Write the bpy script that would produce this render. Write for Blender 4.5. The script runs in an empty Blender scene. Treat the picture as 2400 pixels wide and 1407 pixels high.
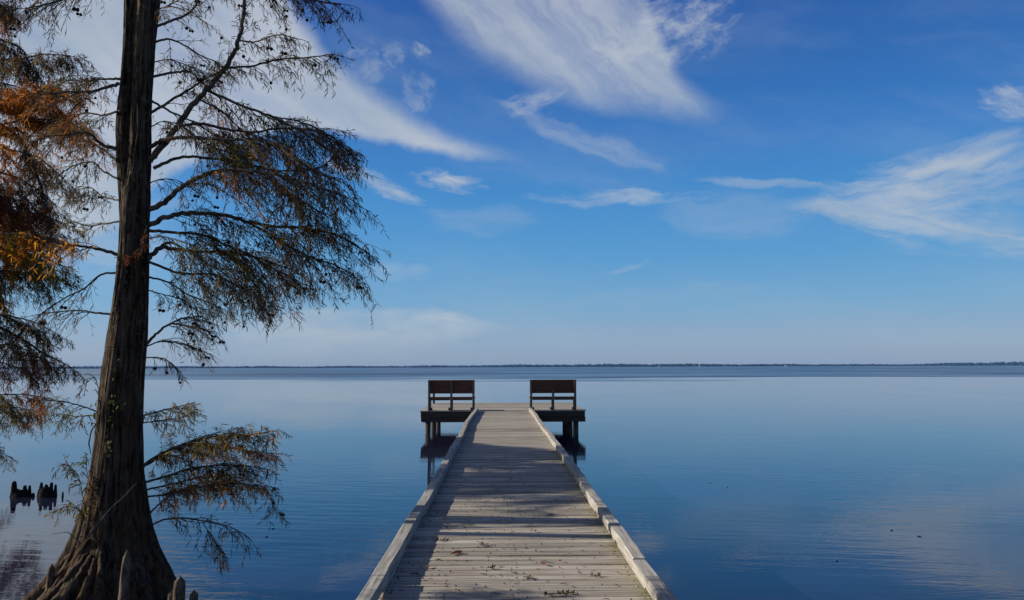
import bpy, math, random
import numpy as np
from mathutils import Vector, Matrix

# ------------------------------------------------------------------ camera
R = math.radians
SC = bpy.context.scene
COL = SC.collection
FPX = 1813.0                      # focal length in photo pixels (2400 wide)
EYE = 1.57                        # eye height above the deck (deck top = 0)
WATER = -0.84
yaw, pitch, roll = math.atan(30.0 / FPX), math.atan(156.5 / FPX), R(0.2)
fwd = Vector((math.sin(yaw) * math.cos(pitch), math.cos(yaw) * math.cos(pitch), math.sin(pitch)))
rgt0 = Vector((math.cos(yaw), -math.sin(yaw), 0))
up0 = rgt0.cross(fwd)
rgt = rgt0 * math.cos(roll) - up0 * math.sin(roll)
upv = up0 * math.cos(roll) + rgt0 * math.sin(roll)
cd = bpy.data.cameras.new('camera')
cam = bpy.data.objects.new('camera', cd)
COL.objects.link(cam)
m = Matrix.Identity(4)
for i in range(3):
    m[i][0], m[i][1], m[i][2] = rgt[i], upv[i], -fwd[i]
m[2][3] = EYE
cam.matrix_world = m
cd.sensor_width = 36.0
cd.lens = 36.0 * FPX / 2400.0
cd.clip_start = 0.1
cd.clip_end = 40000.0
SC.camera = cam


def ray(px, py):
    return fwd + rgt * ((px - 1200.0) / FPX) + upv * ((703.5 - py) / FPX)


def P(px, py, Y):                 # the point seen at a photo pixel, at depth Y
    d = ray(px, py)
    v = d * (Y / d.y)
    return Vector((v.x, v.y, v.z + EYE))


def PZ(px, py, z=0.0):            # the point seen at a photo pixel, on the level z
    d = ray(px, py)
    v = d * ((z - EYE) / d.z)
    return Vector((v.x, v.y, z))


# ------------------------------------------------------------------ light
EXPO = 0.25
SUN_EL, SUN_AZ = 24.0, -84.0       # degrees; azimuth from +Y, clockwise
SUN_STR, SKY_STR = 5.0, 0.10
SC.view_settings.view_transform = 'Standard'
SC.view_settings.look = 'None'
SC.view_settings.exposure = EXPO
SC.view_settings.gamma = 1.0
sl = bpy.data.lights.new('sun', 'SUN')
sl.energy = SUN_STR
sl.angle = R(0.53)
sl.color = (1.0, 0.93, 0.82)
so = bpy.data.objects.new('sun', sl)
COL.objects.link(so)
sd = Vector((math.sin(R(SUN_AZ)) * math.cos(R(SUN_EL)), math.cos(R(SUN_AZ)) * math.cos(R(SUN_EL)), math.sin(R(SUN_EL))))
so.rotation_euler = (-sd).to_track_quat('-Z', 'Y').to_euler()
so.location = (-20, 10, 20)


# node expression helper
class E:
    def __init__(self, nt, s):
        self.nt, self.s = nt, s

    def _m(self, op, *a):
        n = self.nt.nodes.new('ShaderNodeMath')
        n.operation = op
        for i, v in enumerate((self,) + a):
            if isinstance(v, E):
                self.nt.links.new(v.s, n.inputs[i])
            else:
                n.inputs[i].default_value = v
        return E(self.nt, n.outputs[0])

    def __add__(self, o): return self._m('ADD', o)
    def __radd__(self, o): return self._m('ADD', o)
    def __sub__(self, o): return self._m('SUBTRACT', o)
    def __rsub__(self, o): return (self * -1.0) + o
    def __mul__(self, o): return self._m('MULTIPLY', o)
    def __rmul__(self, o): return self._m('MULTIPLY', o)
    def __truediv__(self, o): return self._m('DIVIDE', o)
    def mx(self, o): return self._m('MAXIMUM', o)
    def mn(self, o): return self._m('MINIMUM', o)
    def pw(self, o): return self._m('POWER', o)
    def ab(self): return self._m('ABSOLUTE')
    def clamp(self): return self.mx(0.0).mn(1.0)

    def ss(self, a, b, lo=0.0, hi=1.0):      # smoothstep from a to b
        n = self.nt.nodes.new('ShaderNodeMapRange')
        n.interpolation_type = 'SMOOTHSTEP'
        self.nt.links.new(self.s, n.inputs[0])
        n.inputs[1].default_value, n.inputs[2].default_value = a, b
        n.inputs[3].default_value, n.inputs[4].default_value = lo, hi
        return E(self.nt, n.outputs[0])

    def curve(self, pts):                     # 0..1 -> 0..1
        n = self.nt.nodes.new('ShaderNodeFloatCurve')
        c = n.mapping.curves[0]
        c.points[0].location = pts[0]
        c.points[1].location = pts[-1]
        for p in pts[1:-1]:
            c.points.new(*p)
        n.mapping.update()
        self.nt.links.new(self.s, n.inputs['Value'])
        return E(self.nt, n.outputs[0])


def comb(nt, x, y, z=0.0):
    n = nt.nodes.new('ShaderNodeCombineXYZ')
    for i, v in enumerate((x, y, z)):
        if isinstance(v, E):
            nt.links.new(v.s, n.inputs[i])
        else:
            n.inputs[i].default_value = v
    return n.outputs[0]


def noise(nt, vec, scale, detail=4, rough=0.55, dist=0.0, lac=2.0):
    n = nt.nodes.new('ShaderNodeTexNoise')
    n.inputs['Scale'].default_value = scale
    n.inputs['Detail'].default_value = detail
    n.inputs['Roughness'].default_value = rough
    n.inputs['Distortion'].default_value = dist
    n.inputs['Lacunarity'].default_value = lac
    nt.links.new(vec, n.inputs['Vector'])
    return E(nt, n.outputs[0])


def sep(nt, vec):
    n = nt.nodes.new('ShaderNodeSeparateXYZ')
    nt.links.new(vec, n.inputs[0])
    return [E(nt, o) for o in n.outputs]


def mixc(nt, f, a, b, blend='MIX'):
    n = nt.nodes.new('ShaderNodeMix')
    n.data_type = 'RGBA'
    n.blend_type = blend
    for s, v in ((n.inputs[0], f), (n.inputs[6], a), (n.inputs[7], b)):
        if isinstance(v, E):
            nt.links.new(v.s, s)
        elif hasattr(v, 'is_linked'):
            nt.links.new(v, s)
        elif isinstance(v, (tuple, list)):
            s.default_value = (*v[:3], 1.0)
        else:
            s.default_value = v
    return n.outputs[2]


# ------------------------------------------------------------------ sky
def make_world():
    w = bpy.data.worlds.new('World')
    SC.world = w
    w.use_nodes = True
    nt = w.node_tree
    nt.nodes.clear()
    out = nt.nodes.new('ShaderNodeOutputWorld')
    bg = nt.nodes.new('ShaderNodeBackground')
    nt.links.new(bg.outputs[0], out.inputs[0])
    bg.inputs[1].default_value = SKY_STR
    sky = nt.nodes.new('ShaderNodeTexSky')
    sky.sky_type = 'NISHITA'
    sky.sun_disc = False
    sky.sun_elevation = R(SUN_EL)
    sky.sun_rotation = R(SUN_AZ)
    sky.altitude = 0.0
    sky.air_density = 1.0
    sky.dust_density = 0.4
    sky.ozone_density = 3.0
    tc = nt.nodes.new('ShaderNodeTexCoord')
    x, y, z = sep(nt, tc.outputs['Generated'])
    az = x._m('ARCTAN2', y) * (180 / math.pi)
    el = z._m('ARCSINE') * (180 / math.pi)

    def ae(px, py):
        d = ray(px, py).normalized()
        return math.degrees(math.atan2(d.x, d.y)), math.degrees(math.asin(d.z))

    # slow warp so that no edge is a straight line
    w1 = noise(nt, comb(nt, az * 0.055, el * 0.09, 3.1), 1.0, 3, 0.55) - 0.5
    w2 = noise(nt, comb(nt, az * 0.055, el * 0.09, 9.7), 1.0, 3, 0.55) - 0.5
    wf = noise(nt, comb(nt, az * 0.33, el * 0.45, 5.2), 1.0, 5, 0.6) - 0.5
    azw = az + w1 * 3.0 + wf * 1.6
    elw = el + w2 * 2.4 + wf * 1.3

    def fib(ang, seed, kl=0.07, kw=0.5, detail=6):     # streaky noise along an angle
        c, s = math.cos(R(ang)), math.sin(R(ang))
        l = azw * c + elw * s
        t = elw * c - azw * s
        return noise(nt, comb(nt, l * kl, t * kw, seed), 1.0, detail, 0.62, 0.25)

    az01 = ((az + w1 * 2.0) * (1 / 100.0) + 0.5).clamp()

    def edge(pts):
        q = []
        for p in pts:
            a, e = ae(*p)
            q.append((min(1, max(0, a / 100 + 0.5)), min(1, max(0, e / 60))))
        q = [(0.0, q[0][1])] + q + [(1.0, q[-1][1])]
        return az01.curve(q) * 60.0

    def stroke(px0, py0, px1, py1, wid, amt, seed, fibk=(0.10, 0.7), thr=(0.35, 0.75)):
        a0, e0 = ae(px0, py0)
        a1, e1 = ae(px1, py1)
        L = math.hypot(a1 - a0, e1 - e0)
        ang = math.degrees(math.atan2(e1 - e0, a1 - a0))
        c, s = math.cos(R(ang)), math.sin(R(ang))
        ca, ce = (a0 + a1) / 2, (e0 + e1) / 2
        l = ((azw - ca) * c + (elw - ce) * s) / (L / 2)
        t = ((elw - ce) * c - (azw - ca) * s) / (wid * 33.5 / 1200)
        g = (l * l + t * t)
        g = g.ss(0.0, 2.2, 1.0, 0.0)
        f = fib(ang, seed, fibk[0] * 1.6, fibk[1] * 1.1, 8)
        return (g * 0.8 + (f - 0.5) * 3.0 - 0.16 - (thr[0] - 0.3) * 0.9).ss(0.0, 1.3) * g.ss(0.0, 0.6) * amt

    # A: great swath behind the tree, tapering to the right
    hiA = edge([(0, -900), (500, -500), (650, -60), (740, 85), (850, 190), (930, 238), (1040, 295), (1150, 338), (1260, 362), (1330, 366), (1900, 372)])
    loA = edge([(0, 560), (250, 540), (350, 440), (500, 360), (700, 305), (800, 318), (950, 340), (1100, 361), (1260, 372), (1330, 374), (1900, 376)])
    fA = fib(-28, 1.3, 0.06, 0.4)
    A = ((hiA - elw * 1.0).ss(-0.5, 1.5)) * ((elw - loA).ss(-0.45, 0.5)) * (fA.ss(0.18, 0.62) * 0.35 + 0.65)
    A = A * (az * 1.0).ss(-2.5, 3.5, 1.0, 0.0)
    # lower, thinner part of it left of the trunk
    A2 = stroke(-200, 480, 420, 520, 150, 0.5, 2.2, (0.08, 0.4), (0.2, 0.7))
    # B: second swath top centre
    hiB = edge([(700, -900), (1440, -700), (1490, -160), (1545, 40), (1600, 165), (1680, 228), (1760, 268), (1830, 282), (2300, 300)])
    loB = edge([(800, -200), (940, -40), (1050, 70), (1150, 142), (1290, 216), (1450, 258), (1600, 278), (1760, 288), (1830, 292), (2300, 306)])
    fB = fib(-38, 4.4, 0.07, 0.42)
    B = ((hiB - elw).ss(-0.5, 2.2)) * ((elw - loB).ss(-0.7, 2.0)) * (fB.ss(0.28, 0.66) * 0.5 + 0.42)
    B = B * az.ss(-13, -8.5) * az.ss(15, 18.5, 1.0, 0.0)
    S = [
        stroke(1400, 110, 1720, 20, 80, 0.75, 6.1, (0.3, 0.9), (0.36, 0.7)),
        stroke(1880, 480, 2420, 385, 62, 0.95, 7.7, (0.10, 0.6), (0.3, 0.68)),
        stroke(2080, 440, 2420, 340, 60, 0.6, 8.2, (0.12, 0.7), (0.38, 0.75)),
        stroke(1900, 500, 2500, 600, 46, 0.85, 8.9, (0.08, 0.7), (0.32, 0.7)),
        stroke(2000, 470, 2500, 500, 85, 0.5, 8.4, (0.08, 0.5), (0.25, 0.75)),
        stroke(1640, 425, 1960, 460, 16, 0.45, 9.3),
        stroke(1270, 458, 1640, 466, 22, 0.6, 10.3, (0.14, 0.9), (0.3, 0.7)),
        stroke(985, 402, 1140, 430, 26, 0.85, 11.3, (0.25, 1.2), (0.28, 0.62)),
        stroke(780, 390, 990, 462, 26, 0.85, 12.3, (0.12, 0.9), (0.3, 0.65)),
        stroke(1190, 252, 1320, 215, 30, 0.5, 13.1, (0.3, 1.2), (0.3, 0.65)),
        stroke(1190, 248, 1560, 392, 30, 0.36, 13.7, (0.08, 0.9), (0.28, 0.65)),
        stroke(2300, 205, 2480, 260, 44, 0.7, 14.4, (0.25, 1.1), (0.3, 0.65)),
        stroke(820, 165, 900, 140, 60, 0.42, 15.4, (0.5, 1.0), (0.4, 0.68)),
        stroke(900, 120, 945, 140, 34, 0.42, 16.1, (0.5, 1.1), (0.35, 0.65)),
        stroke(965, 95, 1010, 130, 24, 0.6, 16.8, (0.5, 1.3), (0.32, 0.6)),
        stroke(940, 190, 1030, 240, 50, 0.42, 17.5, (0.45, 1.0), (0.36, 0.66)),
        stroke(520, 772, 1130, 766, 42, 0.8, 18.5, (0.10, 0.5), (0.22, 0.6)),
        stroke(560, 800, 1060, 800, 60, 0.5, 19.1, (0.08, 0.4), (0.15, 0.6)),
        stroke(720, 735, 830, 745, 16, 0.4, 19.9, (0.2, 0.5), (0.2, 0.55)),
        stroke(860, 640, 1010, 650, 26, 0.28, 20.5, (0.12, 0.5), (0.2, 0.6)),
        stroke(1580, 500, 1900, 520, 60, 0.22, 21.5, (0.08, 0.5), (0.2, 0.7)),
        stroke(1000, 510, 1250, 520, 40, 0.2, 22.5, (0.08, 0.6), (0.25, 0.7)),
        stroke(1400, 650, 1540, 610, 7, 0.3, 23.1, (0.1, 0.6), (0.2, 0.5)),
        stroke(1300, 705, 1800, 680, 22, 0.16, 24.1, (0.06, 0.6), (0.2, 0.6)),
    ]
    # thin veil everywhere, thicker beside and behind the view
    veil = fib(-15, 30.0, 0.03, 0.14, 5)
    V = veil.ss(0.42, 0.78) * 0.20
    d = A * 0.92
    for q in [A2, B * 0.88] + S + [V]:
        q = q.clamp()
        d = d + q - d * q                      # screen
    d = (d * z.ss(-0.01, 0.05)).clamp()
    gray = noise(nt, comb(nt, az * 0.08, el * 0.14, 41.0), 1.0, 4, 0.55)
    cc = mixc(nt, gray.ss(0.3, 0.7), tuple(v / SKY_STR for v in (0.34, 0.40, 0.47)), tuple(v / SKY_STR for v in (0.45, 0.485, 0.53)))
    # clear air: the physical sky, with the deep saturated blue of the photograph
    rp = nt.nodes.new('ShaderNodeValToRGB')
    el01 = (el * (1 / 90.0)).clamp()
    nt.links.new(el01.s, rp.inputs[0])
    cr = rp.color_ramp
    for k, (e, c) in enumerate(SKY_RAMP):
        p = cr.elements[k] if k < 2 else cr.elements.new(e / 90.0)
        p.position = e / 90.0
        g = 2 ** -EXPO / SKY_STR
        p.color = tuple(srgb(v) * g for v in c) + (1.0,)
    base = mixc(nt, 0.86, sky.outputs[0], rp.outputs[0])
    colr = mixc(nt, d * 0.92, base, cc)
    nt.links.new(colr, bg.inputs[0])
    w.cycles.sampling_method = 'MANUAL'
    w.cycles.sample_map_resolution = 1024



def srgb(v):
    v = v / 255.0
    return v / 12.92 if v < 0.04045 else ((v + 0.055) / 1.055) ** 2.4


# colour of the clear air by elevation in degrees
SKY_RAMP = [(0, (136, 158, 186)), (90, (12, 38, 96)), (2.0, (134, 163, 196)), (4.5, (110, 162, 204)), (8, (80, 152, 208)), (12, (60, 139, 205)), (16.5, (44, 118, 194)), (21, (36, 102, 178)), (28, (30, 80, 162)), (45, (20, 56, 126))]
make_world()


# ------------------------------------------------------------------ mesh helpers
class MB:
    """collects quads and triangles, builds ONE mesh object"""

    def __init__(self):
        self.v, self.f, self.c, self.t = [], [], [], []

    def add(self, vs, fs, col=None):
        o = len(self.v)
        self.v.extend(vs)
        self.f.extend([tuple(i + o for i in q) for q in fs])
        if col is not None:
            self.c.extend([col] * len(vs))

    def box(self, x0, x1, y0, y1, z0, z1, ch=0.0, col=None, fn=None):
        if ch:
            vs = [(x0, y0, z0), (x1, y0, z0), (x1, y1, z0), (x0, y1, z0),
                  (x0, y0, z1 - ch), (x1, y0, z1 - ch), (x1, y1, z1 - ch), (x0, y1, z1 - ch),
                  (x0 + ch, y0 + ch, z1), (x1 - ch, y0 + ch, z1), (x1 - ch, y1 - ch, z1), (x0 + ch, y1 - ch, z1)]
            fs = [(3, 2, 1, 0)] + [(i, (i + 1) % 4, 4 + (i + 1) % 4, 4 + i) for i in range(4)] + \
                 [(4 + i, 4 + (i + 1) % 4, 8 + (i + 1) % 4, 8 + i) for i in range(4)] + [(8, 9, 10, 11)]
        else:
            vs = [(x0, y0, z0), (x1, y0, z0), (x1, y1, z0), (x0, y1, z0), (x0, y0, z1), (x1, y0, z1), (x1, y1, z1), (x0, y1, z1)]
            fs = [(3, 2, 1, 0), (4, 5, 6, 7)] + [(i, (i + 1) % 4, 4 + (i + 1) % 4, 4 + i) for i in range(4)]
        if fn:
            vs = [fn(p) for p in vs]
        self.add(vs, fs, col)

    def tube(self, pts, rad, n=6, col=None, cap=True):
        """pts: list of Vector, rad: list of radii"""
        k = len(pts)
        vs, fs = [], []
        prev = None
        for i in range(k):
            t = (pts[min(i + 1, k - 1)] - pts[max(i - 1, 0)])
            t = t.normalized() if t.length > 1e-9 else Vector((0, 0, 1))
            if prev is None:
                a = Vector((0, 0, 1)) if abs(t.z) < 0.9 else Vector((1, 0, 0))
                u = t.cross(a).normalized()
            else:
                u = (prev - t * prev.dot(t))
                u = u.normalized() if u.length > 1e-6 else t.orthogonal().normalized()
            prev = u
            w = t.cross(u)
            p, r = pts[i], rad[i]
            for j in range(n):
                an = 2 * math.pi * j / n
                ca, sa = math.cos(an) * r, math.sin(an) * r
                vs.append((p.x + u.x * ca + w.x * sa, p.y + u.y * ca + w.y * sa, p.z + u.z * ca + w.z * sa))
        for i in range(k - 1):
            for j in range(n):
                j2 = (j + 1) % n
                fs.append((i * n + j, i * n + j2, (i + 1) * n + j2, (i + 1) * n + j))
        if cap and n > 3:
            fs.append(tuple(range(n - 1, -1, -1)))
            fs.append(tuple((k - 1) * n + j for j in range(n)))
        self.add(vs, fs, col)

    def build(self, name, mat, parent=None, loc=None, smooth=False):
        me = bpy.data.meshes.new(name)
        vs = self.v
        if loc is not None:
            lx, ly, lz = loc
            vs = [(a - lx, b - ly, c - lz) for a, b, c in vs]
        me.from_pydata(vs, [], self.f)
        if self.c and len(self.c) == len(self.v):
            at = me.color_attributes.new('tint', 'FLOAT_COLOR', 'POINT')
            arr = np.ones((len(self.v), 4), dtype=np.float32)
            arr[:, :3] = np.array(self.c, dtype=np.float32)[:, :3]
            at.data.foreach_set('color', arr.ravel())
        if smooth:
            me.polygons.foreach_set('use_smooth', [True] * len(me.polygons))
        for mm in (mat if isinstance(mat, (list, tuple)) else [mat]):
            me.materials.append(mm)
        me.update()
        o = bpy.data.objects.new(name, me)
        COL.objects.link(o)
        if parent is not None:
            o.parent = parent
        elif loc is not None:
            o.location = loc
        return o


def tag(o, label=None, cat=None, group=None, kind=None):
    for k, v in (('label', label), ('category', cat), ('group', group), ('kind', kind)):
        if v:
            o[k] = v
    return o


def thing(name, label, cat, loc=(0, 0, 0), group=None):
    o = bpy.data.objects.new(name, None)
    o.empty_display_size = 0.2
    COL.objects.link(o)
    o.location = loc
    return tag(o, label, cat, group)


def vnoise(p, seed=0):
    """value noise on an (n,3) array -> 0..1"""
    p = np.asarray(p, dtype=np.float64)
    i = np.floor(p).astype(np.int64)
    f = p - i
    f = f * f * (3 - 2 * f)

    def h(a):
        n = (a[:, 0] * 73856093) ^ (a[:, 1] * 19349663) ^ (a[:, 2] * 83492791) ^ (seed * 2654435761)
        n = (n ^ (n >> 13)) * 1274126177 & 0x7fffffff
        n = (n ^ (n >> 16)) & 0xffff
        return n / 65535.0
    r = 0
    for dx in (0, 1):
        for dy in (0, 1):
            for dz in (0, 1):
                w = (f[:, 0] if dx else 1 - f[:, 0]) * (f[:, 1] if dy else 1 - f[:, 1]) * (f[:, 2] if dz else 1 - f[:, 2])
                r = r + w * h(i + np.array([dx, dy, dz]))
    return r


def fbm(p, seed=0, oct=4):
    p = np.asarray(p, dtype=np.float64)
    a, s, t = 1.0, 0.0, 0.0
    for k in range(oct):
        s = s + a * vnoise(p * (2 ** k), seed + k * 17)
        t += a
        a *= 0.55
    return s / t


def grid_mesh(name, V, mat, parent=None, wrap=True, smooth=True):
    """V: (rows, cols, 3); wraps around the columns"""
    nr, nc = V.shape[:2]
    me = bpy.data.meshes.new(name)
    idx = np.arange(nr * nc).reshape(nr, nc)
    a = idx[:-1, :]
    b = idx[1:, :]
    if wrap:
        a2, b2 = np.roll(a, -1, 1), np.roll(b, -1, 1)
    else:
        a, a2, b, b2 = a[:, :-1], a[:, 1:], b[:, :-1], b[:, 1:]
    q = np.stack([a, a2, b2, b], -1).reshape(-1, 4)
    me.from_pydata(V.reshape(-1, 3).tolist(), [], q.tolist())
    if smooth:
        me.polygons.foreach_set('use_smooth', [True] * len(me.polygons))
    me.materials.append(mat)
    me.update()
    o = bpy.data.objects.new(name, me)
    COL.objects.link(o)
    if parent:
        o.parent = parent
    return o


# ------------------------------------------------------------------ materials
def mat(name):
    mm = bpy.data.materials.new(name)
    mm.use_nodes = True
    nt = mm.node_tree
    b = nt.nodes['Principled BSDF']
    return mm, nt, b


def attr(nt, name):
    n = nt.nodes.new('ShaderNodeAttribute')
    n.attribute_name = name
    return n


def bump(nt, b, h, strength, dist):
    n = nt.nodes.new('ShaderNodeBump')
    n.inputs['Strength'].default_value = strength
    n.inputs['Distance'].default_value = dist
    nt.links.new(h.s, n.inputs['Height'])
    nt.links.new(n.outputs[0], b.inputs['Normal'])
    return n


def obco(nt):
    return nt.nodes.new('ShaderNodeTexCoord').outputs['Object']


def wood(name, axis, dark, light, tintattr=False, algae=False, rough=0.85, gs=1.0):
    """weathered timber, grain along an axis (0 x, 1 y, 2 z)"""
    mm, nt, b = mat(name)
    co = obco(nt)
    x, y, z = sep(nt, co)
    off = 0.0
    c = [x, y, z]
    k = [38.0 * gs] * 3
    k[axis] = 1.6 * gs
    if tintattr:
        ta = attr(nt, 'tint')
        r_, g_, b_ = sep(nt, ta.outputs['Color'])
        c[axis] = c[axis] + g_ * 37.0
    vec = comb(nt, c[0] * k[0], c[1] * k[1], c[2] * k[2])
    g1 = noise(nt, vec, 1.0, 6, 0.65, 0.4)
    vec2 = comb(nt, c[0] * (k[0] * .33 if axis != 0 else 0.9), c[1] * (k[1] * .33 if axis != 1 else 0.9), c[2] * (k[2] * .33 if axis != 2 else 0.9))
    g2 = noise(nt, vec2, 1.0, 4, 0.6, 0.8)
    st = noise(nt, co, 3.3, 5, 0.6)
    col = mixc(nt, g1.ss(0.28, 0.72), dark, light)
    col = mixc(nt, g2.ss(0.60, 0.74) * 0.55, col, tuple(v * 0.45 for v in dark))
    col = mixc(nt, st.ss(0.48, 0.72) * 0.5, col, (light[0] * .62, light[1] * .56, light[2] * .47))
    crack = g1.ss(0.34, 0.24)
    col = mixc(nt, crack * 0.8, col, tuple(v * 0.18 for v in dark))
    if tintattr:
        tn = nt.nodes.new('ShaderNodeVectorMath')
        tn.operation = 'SCALE'
        nt.links.new(col, tn.inputs[0])
        nt.links.new(r_.s, tn.inputs['Scale'])
        col = tn.outputs[0]
    if algae:
        an = noise(nt, co, 5.0, 5, 0.65)
        msk = ((x + (an - 0.5) * 0.45).ss(0.78, 1.02) * y.ss(10.5, 7.5, 0.0, 1.0) * an.ss(0.3, 0.62)) * 0.75
        col = mixc(nt, msk, col, (0.17, 0.155, 0.035))
        dn = noise(nt, co, 1.1, 5, 0.6)
        col = mixc(nt, dn.ss(0.5, 0.72) * 0.28, col, (0.20, 0.165, 0.13))
    nt.links.new(col, b.inputs['Base Color'])
    b.inputs['Roughness'].default_value = rough
    b.inputs['Specular IOR Level'].default_value = 0.25
    bump(nt, b, g1 * 0.6 + g2 * 0.6 - crack * 0.5, 0.55, 0.006)
    return mm


M_DECK = wood('weathered_deck', 0, (0.20, 0.172, 0.135), (0.53, 0.47, 0.375), True, True)
M_CURB = wood('weathered_timber', 1, (0.20, 0.186, 0.16), (0.46, 0.425, 0.365), True, gs=1.3)
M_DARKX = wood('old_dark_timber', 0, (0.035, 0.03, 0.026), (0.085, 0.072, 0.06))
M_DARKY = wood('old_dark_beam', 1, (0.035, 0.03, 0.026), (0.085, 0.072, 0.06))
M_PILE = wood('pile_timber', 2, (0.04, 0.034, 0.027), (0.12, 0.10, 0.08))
M_POST = wood('post_timber', 2, (0.09, 0.073, 0.058), (0.19, 0.155, 0.125))
M_BENCH = wood('stained_bench_board', 0, (0.08, 0.035, 0.024), (0.15, 0.07, 0.048))


def bark(name, dark, light, kz=3.0, kxy=26.0, warm=0.0, lichen=0.0, bstr=0.9, bd=0.02):
    mm, nt, b = mat(name)
    co = obco(nt)
    x, y, z = sep(nt, co)
    vec = comb(nt, x * kxy, y * kxy, z * kz)
    g = noise(nt, vec, 1.0, 6, 0.65, 0.5)
    f = noise(nt, co, 60.0, 4, 0.6)
    col = mixc(nt, g.ss(0.32, 0.68), dark, light)
    if warm:
        wn = noise(nt, comb(nt, x * 6, y * 6, z * 1.2), 1.0, 4, 0.6)
        col = mixc(nt, wn.ss(0.42, 0.68) * warm * z.ss(2.6, 1.2), col, (0.13, 0.07, 0.035))
    if lichen:
        ln = noise(nt, co, 16.0, 5, 0.65)
        col = mixc(nt, ln.ss(0.52, 0.7) * lichen * z.ss(0.8, 2.0), col, (0.20, 0.20, 0.165))
    nt.links.new(col, b.inputs['Base Color'])
    b.inputs['Roughness'].default_value = 0.9
    b.inputs['Specular IOR Level'].default_value = 0.02
    bump(nt, b, g + f * 0.4, bstr, bd)
    return mm


M_BARK = bark('cypress_bark', (0.009, 0.007, 0.0055), (0.135, 0.103, 0.074), warm=0.45, lichen=0.5, bstr=1.0, bd=0.02)
M_KNEE = bark('knee_bark', (0.06, 0.048, 0.036), (0.24, 0.19, 0.14), kz=9, kxy=30)
M_LIMB = bark('limb_bark', (0.05, 0.042, 0.036), (0.17, 0.15, 0.125), kz=14, kxy=14, bd=0.006)
M_STUMP = bark('wet_stump', (0.012, 0.010, 0.009), (0.04, 0.034, 0.028), kz=9, kxy=25)


def leafmat(name, trans=0.55):
    mm, nt, b = mat(name)
    nt.nodes.remove(b)
    out = [n for n in nt.nodes if n.type == 'OUTPUT_MATERIAL'][0]
    a = attr(nt, 'tint')
    df = nt.nodes.new('ShaderNodeBsdfDiffuse')
    tr = nt.nodes.new('ShaderNodeBsdfTranslucent')
    nt.links.new(a.outputs['Color'], df.inputs[0])
    nt.links.new(a.outputs['Color'], tr.inputs[0])
    mx = nt.nodes.new('ShaderNodeMixShader')
    mx.inputs[0].default_value = trans
    nt.links.new(df.outputs[0], mx.inputs[1])
    nt.links.new(tr.outputs[0], mx.inputs[2])
    nt.links.new(mx.outputs[0], out.inputs[0])
    return mm


M_LEAF = leafmat('cypress_needles')


def plain(name, col, rough=0.8, var=0.3, sc=20.0):
    mm, nt, b = mat(name)
    n = noise(nt, obco(nt), sc, 4, 0.6)
    c = mixc(nt, n.ss(0.3, 0.7), tuple(v * (1 - var) for v in col), tuple(v * (1 + var) for v in col))
    nt.links.new(c, b.inputs['Base Color'])
    b.inputs['Roughness'].default_value = rough
    b.inputs['Specular IOR Level'].default_value = 0.2
    return mm


M_CONE = plain('seed_cone', (0.035, 0.028, 0.02), 0.9, 0.4, 90)
M_SOIL = plain('muddy_soil', (0.07, 0.055, 0.04), 0.9, 0.5, 6)
M_FAR = plain('far_wood', (0.018, 0.032, 0.026), 0.95, 0.35, 0.02)
M_WHITE = plain('white_wall', (0.8, 0.8, 0.78), 0.7, 0.05, 1)
M_ROOFG = plain('grey_roof', (0.2, 0.2, 0.2), 0.8, 0.1, 1)


def water_mat():
    mm, nt, b = mat('lake_water')
    geo = nt.nodes.new('ShaderNodeNewGeometry')
    x, y, z = sep(nt, geo.outputs['Position'])
    b.inputs['Base Color'].default_value = (*WATER_BODY, 1)
    b.inputs['IOR'].default_value = 1.5
    b.inputs['Specular IOR Level'].default_value = 0.5
    # ruffled by wind far out: begins at about 170 m with a wandering edge
    e1 = noise(nt, comb(nt, x * 0.006, y * 0.012), 1.0, 4, 0.6)
    e2 = noise(nt, comb(nt, x * 0.012, y * 0.05, 4.0), 1.0, 4, 0.6)
    far = (y + (e1 - 0.5) * 190.0 + (e2 - 0.5) * 110.0).ss(135.0, 170.0)
    strk = (noise(nt, comb(nt, x * 0.006, y * 0.012, 8.0), 1.0, 4, 0.6)).ss(0.42, 0.62)
    far = far * (strk * 0.45 + 0.55)
    patch = noise(nt, comb(nt, x * 0.10, y * 0.07, 2.0), 1.0, 3, 0.55).ss(0.40, 0.68)
    b_r = far * 0.36 + 0.02
    nt.links.new(b_r.s, b.inputs['Roughness'])
    # ripples, crests across the view
    wob = noise(nt, comb(nt, x * 0.5, y * 0.35, 1.0), 1.0, 3, 0.5)
    r1 = noise(nt, comb(nt, x * 0.95 + wob * 0.8, y * 5.2 + x * 0.9, 0.0), 1.0, 2, 0.5, 0.3)
    r2 = noise(nt, comb(nt, x * 4.5, y * 12.0 - x * 1.5, 5.0), 1.0, 2, 0.5, 0.2)
    r3 = noise(nt, comb(nt, x * 0.35, y * 0.8, 7.0), 1.0, 2, 0.5)
    h = r1 * (patch * 0.0068 + 0.0006) + r2 * (patch * 0.0012 + 0.0005) + r3 * 0.004
    n = nt.nodes.new('ShaderNodeBump')
    n.inputs['Strength'].default_value = 1.0
    n.inputs['Distance'].default_value = 1.0
    nt.links.new(h.s, n.inputs['Height'])
    nt.links.new(n.outputs[0], b.inputs['Normal'])
    return mm


WATER_BODY = (0.014, 0.0165, 0.038)
M_WATER = water_mat()

# ------------------------------------------------------------------ setting: water, shore, far shore
wb = MB()
wb.add([(-5500, -300, WATER), (5500, -300, WATER), (5500, 4320, WATER), (-5500, 4320, WATER)], [(0, 1, 2, 3)])
tag(wb.build('water', M_WATER), kind='structure')

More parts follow.
